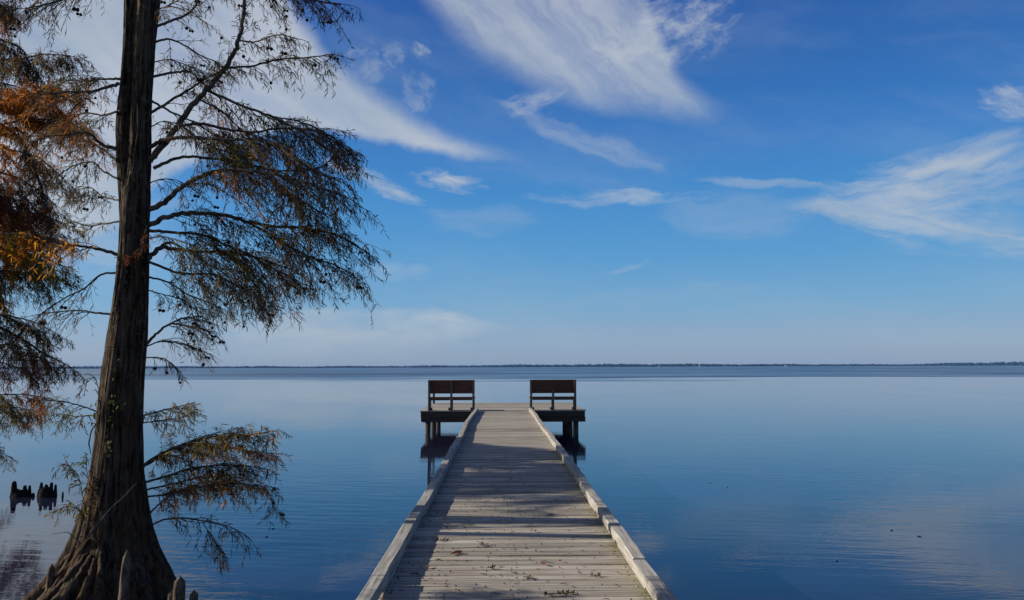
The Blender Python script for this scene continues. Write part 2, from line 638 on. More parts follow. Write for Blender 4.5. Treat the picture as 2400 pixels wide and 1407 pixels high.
nx, ny = 60, 40
gx = np.linspace(-40, 40, nx)
gy = np.linspace(-60, 7.0, ny)
GX, GY = np.meshgrid(gx, gy)
GZ = np.interp(GY, [-60, -4, 3.2, 7.0], [0.6, -0.25, -0.82, -1.35])
GZ = GZ + (fbm(np.stack([GX.ravel() * .5, GY.ravel() * .5, GX.ravel() * 0], 1), 3).reshape(GX.shape) - 0.5) * 0.25
tag(grid_mesh('ground', np.stack([GX, GY, GZ], -1), M_SOIL, wrap=False), kind='structure')
fs = MB()
fs.box(-5500, 5500, 4310, 4600, WATER - 2, WATER + 0.6)
tag(fs.build('far_shore', M_FAR), kind='structure')


def far_wood():
    rg = random.Random(5)
    mb = MB()
    xs = -3600.0
    while xs < 3900:
        az = xs / 4300.0
        hh = 10.5 + 2.5 * math.sin(xs * 0.0021) + 1.8 * math.sin(xs * 0.0007 + 1) + (9.0 * max(0, min(1, (xs - 2300) / 500)))
        hh += 2.5 * math.sin(xs * 0.013) * rg.random()
        h = hh * rg.uniform(0.75, 1.15)
        w = rg.uniform(8, 17)
        yy = 4315 + rg.uniform(0, 90)
        n = 7
        vs, f = [], []
        for (zz, rr) in ((0.0, 0.8), (0.35, 1.05), (0.7, 0.85), (0.93, 0.45)):
            for j in range(n):
                a = 2 * math.pi * j / n + zz
                k = rr * w * rg.uniform(0.8, 1.15)
                vs.append((xs + math.cos(a) * k, yy + math.sin(a) * k, WATER + 0.2 + h * zz * rg.uniform(0.92, 1.06)))
        vs.append((xs + rg.uniform(-2, 2), yy, WATER + h))
        for i in range(3):
            for j in range(n):
                f.append((i * n + j, i * n + (j + 1) % n, (i + 1) * n + (j + 1) % n, (i + 1) * n + j))
        for j in range(n):
            f.append((3 * n + j, 3 * n + (j + 1) % n, 4 * n))
        mb.add(vs, f)
        xs += rg.uniform(2.0, 6.0)
    o = mb.build('treeline', M_FAR)
    tag(o, 'thin dark blue line of woods along the far shore of the lake', 'woods', kind='stuff')


far_wood()

for px in (1545, 1640, 1842):
    c = P(px, 861, 4300)
    h = thing('lake_house', 'tiny white house at the water edge of the far shore', 'house', (c.x, c.y, WATER + .6), 'houses on the far shore')
    a = MB(); a.box(-4.5, 4.5, -4, 4, 0, 3.0); a.build('wall', M_WHITE, h)
    a = MB(); a.add([(-5, -4.5, 3), (5, -4.5, 3), (5, 4.5, 3), (-5, 4.5, 3), (-5, 0, 5), (5, 0, 5)], [(0, 1, 5, 4), (2, 3, 4, 5), (0, 4, 3), (1, 2, 5), (3, 2, 1, 0)])
    a.build('roof', M_ROOFG, h)

# ------------------------------------------------------------------ pier
rng = random.Random(11)
XL, XR = -0.90, 1.125              # outer faces of the curbs
PF, PB = 27.9, 33.5                # platform front and back
PX0, PX1 = P(984, 963, PF).x, P(1373, 963, PF).x
pier = thing('wooden_pier', 'weathered grey plank pier with low curbs running out to a wide platform', 'pier', (0.11, 0, 0))
PO = (0.11, 0, 0)


def sag(y):
    return 0.012 * math.sin(y * 0.55 + 0.6) * min(1, max(0, (y - 8) / 8)) + 0.006 * math.sin(y * 1.9)


def planks(mb, x0f, x1f, y0, y1, z, pitch=0.1435, th=0.038, amp=1.0):
    y = y0
    while y < y1:
        w = pitch - rng.uniform(0.008, 0.014)
        tilt = rng.uniform(-0.0025, 0.0025) * amp
        dz = rng.uniform(-0.003, 0.003) * amp
        rot = rng.uniform(-0.0025, 0.0025)
        t = (rng.uniform(0.72, 1.18) * rng.choice([1, 1, 1, 0.8]), rng.random(), 0)
        xa, xb = x0f + rng.uniform(-.006, .006), x1f + rng.uniform(-.006, .006)
        n = 9
        prof = [(0, -th), (w, -th), (w, -0.009), (w - 0.008, 0), (0.008, 0), (0, -0.009)]
        ph, am = rng.uniform(0, 6.28), rng.uniform(0, 0.003) * amp
        vs, f = [], []
        for i in range(n):
            xx = xa + (xb - xa) * i / (n - 1)
            wv = am * math.sin(ph + i * 0.9)
            for (py, pz) in prof:
                vs.append((xx, y + py + rot * (xx - 0.1) + wv * .5, z + sag(y) * amp + pz + dz + tilt * (py - w / 2) / w * 2 + wv))
        k = len(prof)
        for i in range(n - 1):
            for j in range(k):
                f.append((i * k + j, i * k + (j + 1) % k, (i + 1) * k + (j + 1) % k, (i + 1) * k + j))
        f.append(tuple(range(k - 1, -1, -1)))
        f.append(tuple((n - 1) * k + j for j in range(k)))
        # face order outward
        mb.add(vs, [tuple(reversed(q)) for q in f], t)
        y += pitch


d = MB()
planks(d, XL - 0.01, XR + 0.01, -3.0, PF - 0.02, 0.0)
d.build('deck', M_DECK, pier, PO)
d = MB()
planks(d, PX0, PX1, PF, PB, 0.02, amp=0.6)
d.build('platform_deck', M_DECK, pier, PO)

nb = MB()
y = -3.0
while y < 15:
    for xx in (XL + .10, XL + .14, 0.09, 0.13, XR - .14, XR - .10):
        a_, b_ = xx + rng.uniform(-.01, .01), y + rng.uniform(.03, .11)
        nb.box(a_ - .004, a_ + .004, b_ - .004, b_ + .004, sag(y) - .004, sag(y) + .004)
    y += 0.1435
tag(nb.build('nail_heads', M_DARKX, pier, PO), kind='stuff')

# curb rails: long timbers on spacer blocks, each a little out of line
left_line = [(-3, -.905), (5.8, -.908), (10.9, -.885), (16.6, -.896), (22.0, -.93), (27.6, -.845)]
right_line = [(-3, 1.12), (6.05, 1.125), (11.2, 1.14), (16.4, 1.165), (22.2, 1.15), (27.75, 1.14)]


def lerp_line(line, y):
    return float(np.interp(y, [a for a, _ in line], [b for _, b in line]))


def curb(line, side):
    W, H0, H1 = 0.105, 0.038, 0.108
    for (ya, xa), (yb, xb) in zip(line[:-1], line[1:]):
        mb = MB()
        n = 26
        off = rng.uniform(-0.008, 0.008)
        t = (rng.uniform(0.9, 1.08), rng.random(), 0)
        zoff = rng.uniform(-0.004, 0.006)
        ch = 0.008
        prof = [(0, H0), (W, H0), (W, H1 - ch), (W - ch, H1), (ch, H1), (0, H1 - ch)]
        vs, f = [], []
        bow = rng.uniform(-0.012, 0.012)
        for i in range(n):
            q = i / (n - 1)
            yy = ya + 0.006 + (yb - ya - 0.012) * q
            xx = xa + (xb - xa) * q + off * (1 - 2 * q) + bow * math.sin(math.pi * q) + 0.003 * math.sin(yy * 3.1 + ya)
            for (pp, pz) in prof:
                xo = xx + pp if side < 0 else xx - W + pp
                j = rng.uniform(-0.004, 0.004) if pz > H0 else 0
                vs.append((xo + j, yy, pz + zoff + sag(yy) + j * .6 + 0.002))
        k = len(prof)
        for i in range(n - 1):
            for j in range(k):
                f.append((i * k + j, (i + 1) * k + j, (i + 1) * k + (j + 1) % k, i * k + (j + 1) % k))
        f.append(tuple(range(k)))
        f.append(tuple((n - 1) * k + j for j in range(k - 1, -1, -1)))
        mb.add(vs, f, t)
        mb.build('curb_rail', M_CURB, pier, PO)
    # spacer blocks under the rails, short drain gaps between them
    y = line[0][0] + 0.1
    while y < line[-1][0] - 0.3:
        L = rng.uniform(1.15, 1.35)
        if y < 5.5 < y + 1.9 and y > 3.5:
            L = max(0.4, 5.05 - y)
        y1 = min(y + L, line[-1][0] - 0.1)
        mb = MB()
        n = 6
        vs, f = [], []
        t = (rng.uniform(0.75, 1.0), rng.random(), 0)
        for i in range(n):
            yy = y + (y1 - y) * i / (n - 1)
            xx = lerp_line(line, yy)
            for (pp, pz) in ((0.010, 0.004), (W - 0.004, 0.004), (W - 0.004, H0 + .004), (0.010, H0 + .004)):
                xo = xx + pp if side < 0 else xx - pp
                vs.append((xo, yy, pz + sag(yy)))
        for i in range(n - 1):
            for j in range(4):
                q = (i * 4 + j, (i + 1) * 4 + j, (i + 1) * 4 + (j + 1) % 4, i * 4 + (j + 1) % 4)
                f.append(q if side < 0 else tuple(reversed(q)))
        a, b_ = (0, 1, 2, 3), tuple((n - 1) * 4 + j for j in (3, 2, 1, 0))
        f += [a, b_] if side < 0 else [tuple(reversed(a)), tuple(reversed(b_))]
        mb.add(vs, f, t)
        mb.build('spacer_block', M_CURB, pier, PO)
        y = y1 + (0.55 if abs(y1 - 5.05) < 0.02 else rng.uniform(0.10, 0.18))


curb(left_line, -1)
curb(right_line, 1)

# framing below: stringers, platform fascia, cross beams, piles
for xx in (XL + 0.06, 0.11, XR - 0.06):
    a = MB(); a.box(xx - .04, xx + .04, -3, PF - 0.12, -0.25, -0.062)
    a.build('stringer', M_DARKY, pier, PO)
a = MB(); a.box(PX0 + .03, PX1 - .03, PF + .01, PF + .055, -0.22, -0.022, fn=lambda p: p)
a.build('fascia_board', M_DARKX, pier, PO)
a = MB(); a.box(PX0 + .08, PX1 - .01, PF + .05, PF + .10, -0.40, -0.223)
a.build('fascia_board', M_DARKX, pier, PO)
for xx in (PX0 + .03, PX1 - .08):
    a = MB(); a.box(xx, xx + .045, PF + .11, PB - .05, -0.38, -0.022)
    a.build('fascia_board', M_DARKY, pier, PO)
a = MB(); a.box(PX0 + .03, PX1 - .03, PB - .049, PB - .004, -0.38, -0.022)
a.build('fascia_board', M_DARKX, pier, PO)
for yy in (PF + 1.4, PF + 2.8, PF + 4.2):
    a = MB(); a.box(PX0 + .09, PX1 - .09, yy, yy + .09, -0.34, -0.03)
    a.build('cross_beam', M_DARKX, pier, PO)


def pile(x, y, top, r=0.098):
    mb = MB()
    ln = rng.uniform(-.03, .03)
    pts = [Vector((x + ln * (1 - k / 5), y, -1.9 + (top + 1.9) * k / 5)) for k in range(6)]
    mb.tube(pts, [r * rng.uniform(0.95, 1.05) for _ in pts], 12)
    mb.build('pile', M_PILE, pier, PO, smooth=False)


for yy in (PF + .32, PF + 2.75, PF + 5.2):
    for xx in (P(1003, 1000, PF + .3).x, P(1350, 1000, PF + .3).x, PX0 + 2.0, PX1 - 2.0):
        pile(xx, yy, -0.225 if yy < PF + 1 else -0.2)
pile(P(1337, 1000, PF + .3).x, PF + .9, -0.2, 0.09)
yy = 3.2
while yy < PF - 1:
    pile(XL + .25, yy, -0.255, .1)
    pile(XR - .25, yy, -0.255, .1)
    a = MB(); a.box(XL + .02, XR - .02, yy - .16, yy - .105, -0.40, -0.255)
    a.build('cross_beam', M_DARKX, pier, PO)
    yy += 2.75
cp = P(1017, 946, PB - .12)
a = MB(); a.box(cp.x - .045, cp.x + .045, PB - .20, PB - .11, 0.022, 0.98, ch=.01)
a.build('corner_post', M_POST, pier, PO)


# ------------------------------------------------------------------ benches
def bench(x0, x1, full_mid, label):
    yb = PF + 0.03                   # back posts stand at the platform edge
    cx = (x0 + x1) / 2
    t = thing('wooden_bench', label, 'bench', (cx, yb, 0.02), 'benches at the front of the platform')
    w = x1 - x0
    lean = 0.10                      # the back leans towards the pier

    def ln(p):                       # lean grows above the seat
        z = p[2]
        return (p[0], p[1] - max(0, z - 0.44) * lean, z)
    posts = [-w / 2 + .045, 0.0, w / 2 - .045]
    for i, px_ in enumerate(posts):
        mb = MB()
        top = 1.085 if (i != 1 or full_mid) else 0.74
        pw = 0.038
        segs = [0.0, 0.44, top]
        vs = []
        f = []
        for z in segs:
            for (a, b) in ((-pw, -.05), (pw, -.05), (pw, .04), (-pw, .04)):
                vs.append(ln((px_ + a, b - (0.0 if (i == 1 and full_mid) else -0.0), z)))
        for k in range(2):
            for j in range(4):
                f.append((k * 4 + j, k * 4 + (j + 1) % 4, k * 4 + 4 + (j + 1) % 4, k * 4 + 4 + j))
        f += [(3, 2, 1, 0), (8, 9, 10, 11)]
        mb.add(vs, f)
        mb.build('post', M_POST, t)
        mb = MB()
        s = -1 if i > 0 else 1
        mb.box(px_ + s * .041, px_ + s * .11, .0, .10, 0.002, 0.10) if s > 0 else mb.box(px_ - .11, px_ - .041, .0, .10, 0.002, 0.10)
        mb.build('foot_block', M_POST, t)
        mb = MB()
        mb.box(px_ - .034, px_ + .034, .043, .50, 0.345, 0.425)
        mb.build('seat_bracket', M_POST, t)
        mb = MB()
        mb.box(px_ - .034, px_ + .034, .40, .48, 0.001, 0.344)
        mb.build('front_leg', M_POST, t)
    for (za, zb) in ((0.60, 0.8415), (0.8425, 1.085)):
        mb = MB()
        mb.box(-w / 2, w / 2, .043, .078, za, zb, fn=ln)
        mb.build('backrest_board', M_BENCH, t)
    for k in range(3):
        mb = MB()
        mb.box(-w / 2 - .01, w / 2 + .01, .045 + k * .16, .045 + k * .16 + .15, 0.427, 0.465, ch=.005)
        mb.build('seat_board', M_BENCH, t)
    mb = MB()
    mb.box(-w / 2 + .09, -.045, -.02, .02, 0.36, 0.48)
    mb.build('rail', M_BENCH, t)
    mb = MB()
    mb.box(.045, w / 2 - .09, -.02, .02, 0.36, 0.48)
    mb.build('rail', M_BENCH, t)
    return t


bench(P(1003, 930, PF).x, P(1112.5, 930, PF).x, True, 'dark wooden bench with a middle post reaching the top of its backrest')
bench(P(1242, 930, PF).x, P(1351, 930, PF).x, False, 'dark wooden bench with a short middle post ending halfway up its backrest')

# ------------------------------------------------------------------ litter on the deck
def litter():
    rg = random.Random(21)
    mb = MB()
    dk = [(0.03, 0.022, 0.016), (0.05, 0.03, 0.02), (0.02, 0.017, 0.013), (0.09, 0.04, 0.02)]
    n = 0
    while n < 620:
        y = 4.9 + 8.5 * rg.random() ** 1.8
        x = rg.uniform(-0.77, 0.99)
        if rg.random() < 0.3:
            x = rg.gauss(-0.2, 0.3)
        if not -0.77 < x < 0.99:
            continue
        z = sag(y) + 0.004
        c = rg.choice(dk)
        a = rg.uniform(0, 6.28)
        if rg.random() < 0.68:       # cone scale: small chunky wedge
            s = rg.uniform(0.004, 0.0085)
            vs = []
            for k in range(4):
                b = a + k * 1.57 + rg.uniform(-.3, .3)
                vs.append((x + math.cos(b) * s, y + math.sin(b) * s, z - 0.002))
            vs.append((x, y, z + s * rg.uniform(0.8, 1.6)))
            mb.add(vs, [(0, 1, 4), (1, 2, 4), (2, 3, 4), (3, 0, 4)], c)
        else:                          # bit of twig or shoot
            L = rg.uniform(0.015, 0.055)
            p = [Vector((x, y, z)), Vector((x + math.cos(a) * L * .5, y + math.sin(a) * L * .5, z + .004)), Vector((x + math.cos(a + .5) * L, y + math.sin(a + .5) * L, z + .002))]
            mb.tube(p, [.0022, .0026, .0015], 3, c)
        n += 1
    tag(mb.build('leaf_litter', M_LEAF), 'dark specks of cone scales and twig bits strewn over the planks', 'litter', kind='stuff')


litter()


def fallen_spray(px, py, n, L, cols, name, label, cat, rot, seed):
    rg = random.Random(seed)
    c = PZ(px, py, 0.0)
    mb = MB()
    z0 = 0.006 + sag(c.y)
    axis = Vector((math.cos(rot), math.sin(rot), 0))
    sidev = Vector((-axis.y, axis.x, 0))
    stem = [axis * (L * (k / 4 - .5)) + Vector((0, 0, z0 + .006 * math.sin(k))) for k in range(5)]
    mb.tube(stem, [.002] * 5, 4, cols[0])
    for k in range(n):
        q = rg.uniform(-.5, .5)
        s = rg.choice((-1, 1))
        b = axis * (L * q) + Vector((0, 0, z0 + .004))
        t = b + (axis * rg.uniform(.2, .6) + sidev * s) * rg.uniform(.02, .05) + Vector((0, 0, rg.uniform(.0, .022)))
        mm_ = (b + t) / 2 + Vector((0, 0, .006))
        w = axis * .004
        col = rg.choice(cols)
        mb.add([tuple(b - w), tuple(b + w), tuple(mm_ + w * 1.4), tuple(mm_ - w * 1.4), tuple(t + w * .4), tuple(t - w * .4)], [(0, 1, 2, 3), (3, 2, 4, 5)], col)
    o = mb.build(name, M_LEAF)
    o.location = (c.x, c.y, 0)
    tag(o, label, cat)


RU = [(0.17, 0.045, 0.022), (0.11, 0.03, 0.018), (0.24, 0.08, 0.035)]
BR = [(0.07, 0.04, 0.025), (0.05, 0.032, 0.02), (0.10, 0.06, 0.035)]
fallen_spray(1068, 1300, 26, .10, RU, 'fallen_spray', 'bright red cypress spray lying on sunlit planks left of the deck middle', 'fallen leaf', .2, 1)
fallen_spray(1132, 1282, 20, .07, RU, 'fallen_spray', 'small red brown spray just below the second dark shadow band', 'fallen leaf', 1.2, 2)
fallen_spray(1312, 1394, 30, .22, BR, 'fallen_spray', 'long brown feathery spray lying in the shade at the near end of the deck', 'fallen leaf', .15, 3)
fallen_spray(1398, 1351, 10, .10, BR, 'fallen_twig', 'thin brown twig in a curve on planks near the right curb', 'twig', 2.6, 4)
fallen_spray(1035, 1271, 12, .12, [(0.02, .016, .012)], 'fallen_twig', 'dark twig lying where the second shadow band meets the left curb shadow', 'twig', .05, 5)
fallen_spray(1240, 1356, 10, .08, BR, 'fallen_twig', 'short dark twig in the near shade at the deck middle', 'twig', 2.2, 6)
fallen_spray(975, 1347, 6, .08, [(0.02, .016, .012)], 'fallen_twig', 'black twig in the shadow of the left curb', 'twig', -.1, 7)
fallen_spray(1150, 1332, 8, .07, BR, 'fallen_twig', 'pale brown twig with straight stem on sunny planks', 'twig', .3, 8)


def broad_leaf(px, py, L, rot, col, label):
    c = PZ(px, py, 0.0)
    mb = MB()
    n = 7
    vs = []
    for i in range(n):
        q = i / (n - 1)
        w = L * .28 * math.sin(math.pi * min(1, q * .96 + .02)) ** .8
        x = (q - .5) * L
        zc = .010 + .012 * (2 * q - 1) ** 2
        for s in (-1, 0, 1):
            vs.append((x, w * s, zc + (.012 * abs(s)) * math.sin(math.pi * q)))
    f = []
    for i in range(n - 1):
        for j in range(2):
            f.append((i * 3 + j, (i + 1) * 3 + j, (i + 1) * 3 + j + 1, i * 3 + j + 1))
    mb.add(vs, f, col)
    o = mb.build('fallen_leaf', M_LEAF)
    o.location = (c.x, c.y, sag(c.y))
    o.rotation_euler = (0, 0, rot)
    tag(o, label, 'fallen leaf')


broad_leaf(1274, 1325, .06, -.5, (0.36, .13, .09), 'curled pinkish brown leaf on sunlit planks right of the deck middle')
broad_leaf(1313, 1318, .03, .4, (0.30, .08, .05), 'small reddish leaf beside the larger curled pinkish leaf')
broad_leaf(1255, 1250, .045, -1.0, (0.30, .09, .05), 'small red leaf on planks between the two dark shadow bands')
broad_leaf(1001, 1330, .06, 1.0, (0.33, .17, .08), 'tan bent leaf at the edge of the left curb shadow')

for (px, py, L, rot) in ((1665, 1133, .3, .6), (1705, 1143, .35, .9), (2090, 1244, .3, 0), (2155, 1258, .4, -.3), (1962, 1316, .2, .2), (640, 1240, .35, .8), (625, 1259, .3, .5)):
    c = PZ(px, py, WATER)
    mb = MB()
    L *= .14
    ax = Vector((math.cos(rot), math.sin(rot), 0)) * L / 2
    nrm = Vector((-ax.y, ax.x, 0)) * .15
    mb.tube([-ax, nrm * .5, ax], [.005, .006, .004], 5)
    mb.tube([nrm * .5, nrm * 1.5 + ax * .5], [.004, .003], 4)
    o = mb.build('floating_twig', M_STUMP)
    o.location = (c.x, c.y, WATER + .006)
    tag(o, 'tiny dark twig floating on the open water', 'twig', 'twigs floating on the lake')

# ------------------------------------------------------------------ knees and stumps
def knee_rings(cx, cy, z0, h, r, lean=(0, 0), n=14, rows=16, seed=0, base=1.5, tip=0.5):
    V = np.zeros((rows + 1, n, 3))
    for i in range(rows + 1):
        q = i / rows
        rr = r * (base + (1 - base) * min(1, q * 2.2)) * (1 - (1 - tip) * q) * (1 if q < .9 else math.sqrt(max(0.0, 1 - ((q - .9) / .1) ** 2)) * .98 + .02)
        for j in range(n):
            a = 2 * math.pi * j / n
            V[i, j] = (cx + lean[0] * q + math.cos(a) * rr, cy + lean[1] * q + math.sin(a) * rr, z0 + h * q)
    p = V.reshape(-1, 3)
    k = fbm(p * np.array([22, 22, 6.0]), seed, 3).reshape(rows + 1, n)
    cen = V.mean(1, keepdims=True)
    V = cen + (V - cen) * (0.72 + 0.56 * k[..., None])
    return V


def add_rings(mb, V):
    nr, nc = V.shape[:2]
    f = []
    for i in range(nr - 1):
        for j in range(nc):
            f.append((i * nc + j, i * nc + (j + 1) % nc, (i + 1) * nc + (j + 1) % nc, (i + 1) * nc + j))
    f.append(tuple((nr - 1) * nc + j for j in range(nc)))
    mb.add([tuple(p) for p in V.reshape(-1, 3)], f)


def knee(parts, Y, name, label, matl, seed, base_z, **kw):
    """parts: (px, py_top, half width px, lean px)"""
    mb = MB()
    c0 = None
    for k, (px, py, hw, ln) in enumerate(parts):
        top = P(px, py, Y)
        bx = P(px - ln, py, Y).x
        r = hw / FPX * Y
        if c0 is None:
            c0 = (bx, Y, base_z)
        add_rings(mb, knee_rings(bx, Y + 0.05 * (k % 3 - 1), base_z - .08, top.z - base_z + .08, r, (top.x - bx, 0), seed=seed + k, **kw))
    o = mb.build(name, matl, None, c0, smooth=True)
    return tag(o, label, 'cypress knee')


knee([(304, 1286, 15, 14)], 7.45, 'cypress_knee', 'tall thin pale tipped knee standing against the dark trunk base', M_KNEE, 1, -1.15)
knee([(427, 1346, 15, 4), (455, 1382, 12, 2), (400, 1384, 13, 0)], 7.6, 'cypress_knee', 'stubby cluster of three rounded knees at the right foot of the trunk', M_KNEE, 4, -1.15, tip=.8)
knee([(128, 1318, 14, 8)], 8.2, 'cypress_knee', 'dark blunt knee leaning on the roots left of the trunk', M_KNEE, 9, -1.1)
SK = dict(base=1.15, tip=.55)
knee([(38, 1126, 8, 1), (48, 1148, 21, 0), (55, 1138, 6, 0), (63, 1141, 6, 0), (70, 1137, 5, 0), (27, 1154, 7, 0), (42, 1144, 11, 0), (66, 1147, 9, 0)], 15.05, 'stump_cluster', 'black wet stump with one tall spike standing in the water', M_STUMP, 20, WATER, **SK)
knee([(101, 1129, 5, 0), (110, 1141, 20, 0), (92, 1138, 5, 0), (112, 1134, 6, 0), (121, 1130, 6, 1), (127, 1136, 5, 0), (132, 1150, 5, 0), (93, 1146, 6, 0)], 15.0, 'stump_cluster', 'black broad ragged stump with many short spikes in the water', M_STUMP, 40, WATER, **SK)
knee([(151, 1151, 3, 0)], 15.0, 'stump_cluster', 'tiny round black knob poking from the water beside the broad stump', M_STUMP, 60, WATER)
knee([(82, 1154, 5, 0)], 15.05, 'stump_cluster', 'low black lump in the water between the two ragged stumps', M_STUMP, 66, WATER)

# ------------------------------------------------------------------ trees
TY = 8.55                           # depth of the big cypress
outline = [(-1500, 335, 352), (-700, 330, 362), (-300, 328, 372), (0, 326, 373), (100, 319, 363), (200, 312, 356), (300, 308, 353), (400, 303, 352), (450, 291, 350), (500, 283, 349), (600, 280, 346),
           (700, 269, 345), (800, 253, 340), (900, 238, 333), (1000, 229, 330), (1100, 217, 332), (1200, 196, 343), (1250, 179, 353),
           (1300, 158, 366), (1350, 124, 392), (1407, 68, 408), (1450, 20, 420)]
stem2 = [(-1500, 290, 305), (-700, 286, 318), (0, 293, 330), (100, 290, 322), (200, 283, 315), (300, 272, 312), (400, 277, 318), (450, 281, 330), (520, 284, 335), (600, 290, 335)]


def trunk_from_outline(ol, Y0, rows, cols, flute, ridge, seed, yo=0.0):
    ys = np.array([o[0] for o in ol], float)
    py = np.linspace(ys[0], ys[-1], rows)
    # more rows low down come from even pixel spacing
    le = np.interp(py, ys, [o[1] for o in ol])
    ri = np.interp(py, ys, [o[2] for o in ol])
    k = np.ones(9) / 9
    le = np.convolve(np.pad(le, 4, 'edge'), k, 'valid')
    ri = np.convolve(np.pad(ri, 4, 'edge'), k, 'valid')
    th = np.linspace(0, 2 * np.pi, cols, endpoint=False)
    V = np.zeros((rows, cols, 3))
    for i in range(rows):
        a, b = P(le[i], py[i], Y0 + yo), P(ri[i], py[i], Y0 + yo)
        c = (a + b) / 2
        hw = (b.x - a.x) / 2
        V[i, :, 0] = c.x + np.cos(th) * hw
        V[i, :, 1] = Y0 + yo + np.sin(th) * hw * 0.92
        V[i, :, 2] = c.z
    cen = V.mean(1, keepdims=True)
    z = V[:, :, 2]
    low = np.clip((0.9 - z) / 1.7, 0, 1) ** 1.6
    T = np.broadcast_to(th, z.shape)
    tw = T + 0.12 * np.sin(z * 2.0) + 0.25 * (fbm(np.stack([np.cos(T).ravel() * 2, np.sin(T).ravel() * 2, z.ravel() * .8], 1), seed + 5, 2).reshape(z.shape) - .5)
    fl = 0.5 * np.cos(tw * 9 + 0.7) + 0.32 * np.cos(tw * 14 + 2.0) + 0.25 * np.cos(tw * 23 + 1.0) + 0.16 * np.cos(tw * 37 + 0.3)
    p = np.stack([np.cos(T).ravel() * 3.2, np.sin(T).ravel() * 3.2, z.ravel() * 0.9], 1)
    rd = fbm(p, seed, 4).reshape(z.shape) - 0.5
    p2 = np.stack([np.cos(T).ravel() * 9, np.sin(T).ravel() * 9, z.ravel() * 2.6], 1)
    rd2 = fbm(p2, seed + 31, 3).reshape(z.shape) - 0.5
    rad = np.linalg.norm((V - cen)[..., :2], axis=2)
    dth = (T + np.pi / 2 + np.pi) % (2 * np.pi) - np.pi
    corner = 0.11 * np.exp(-(dth / 0.42) ** 2) * (1 - 0.5 * low)
    s = 1 + corner + (flute * low * fl + ridge * (rd * 0.035 + rd2 * 0.028) / np.maximum(rad, .05))
    V[..., :2] = cen[..., :2] + (V - cen)[..., :2] * s[..., None]
    return V


def join_grids(name, grids, matl, parent):
    me = bpy.data.meshes.new(name)
    vs, fs_, o = [], [], 0
    for V in grids:
        nr, nc = V.shape[:2]
        idx = np.arange(nr * nc).reshape(nr, nc) + o
        a, b = idx[:-1], idx[1:]
        q = np.stack([a, b, np.roll(b, -1, 1), np.roll(a, -1, 1)], -1).reshape(-1, 4)
        vs += V.reshape(-1, 3).tolist()
        fs_ += q.tolist()
        o += nr * nc
    me.from_pydata(vs, [], fs_)
    me.polygons.foreach_set('use_smooth', [True] * len(me.polygons))
    me.materials.append(matl)
    me.update()
    ob = bpy.data.objects.new(name, me)
    COL.objects.link(ob)
    ob.parent = parent
    return ob


PAL = {
    'dark': [(0.105, 0.075, 0.032), (0.125, 0.085, 0.036), (0.145, 0.088, 0.040), (0.085, 0.064, 0.030)],
    'olive': [(0.165, 0.130, 0.038), (0.21, 0.155, 0.044), (0.125, 0.105, 0.034), (0.23, 0.16, 0.042)],
    'brown': [(0.18, 0.098, 0.038), (0.135, 0.076, 0.034), (0.22, 0.11, 0.036)],
    'red': [(0.13, 0.042, 0.022), (0.10, 0.036, 0.022), (0.17, 0.058, 0.024)],
    'rust': [(0.40, 0.135, 0.028), (0.32, 0.105, 0.025), (0.23, 0.08, 0.024)],
    'orange': [(0.62, 0.24, 0.026), (0.54, 0.18, 0.024), (0.64, 0.31, 0.035)],
    'yellow': [(0.45, 0.32, 0.04), (0.38, 0.22, 0.03), (0.30, 0.26, 0.05)],
    'green': [(0.12, 0.15, 0.035), (0.09, 0.11, 0.03)],
}


def catmull(pts, per=6):
    out = []
    n = len(pts)
    for i in range(n - 1):
        p0, p1, p2, p3 = pts[max(i - 1, 0)], pts[i], pts[i + 1], pts[min(i + 2, n - 1)]
        for k in range(per):
            t = k / per
            out.append(0.5 * ((2 * p1) + (p2 - p0) * t + (2 * p0 - 5 * p1 + 4 * p2 - p3) * t * t + (3 * p1 - p0 - 3 * p2 + p3) * t ** 3))
    out.append(pts[-1])
    return out


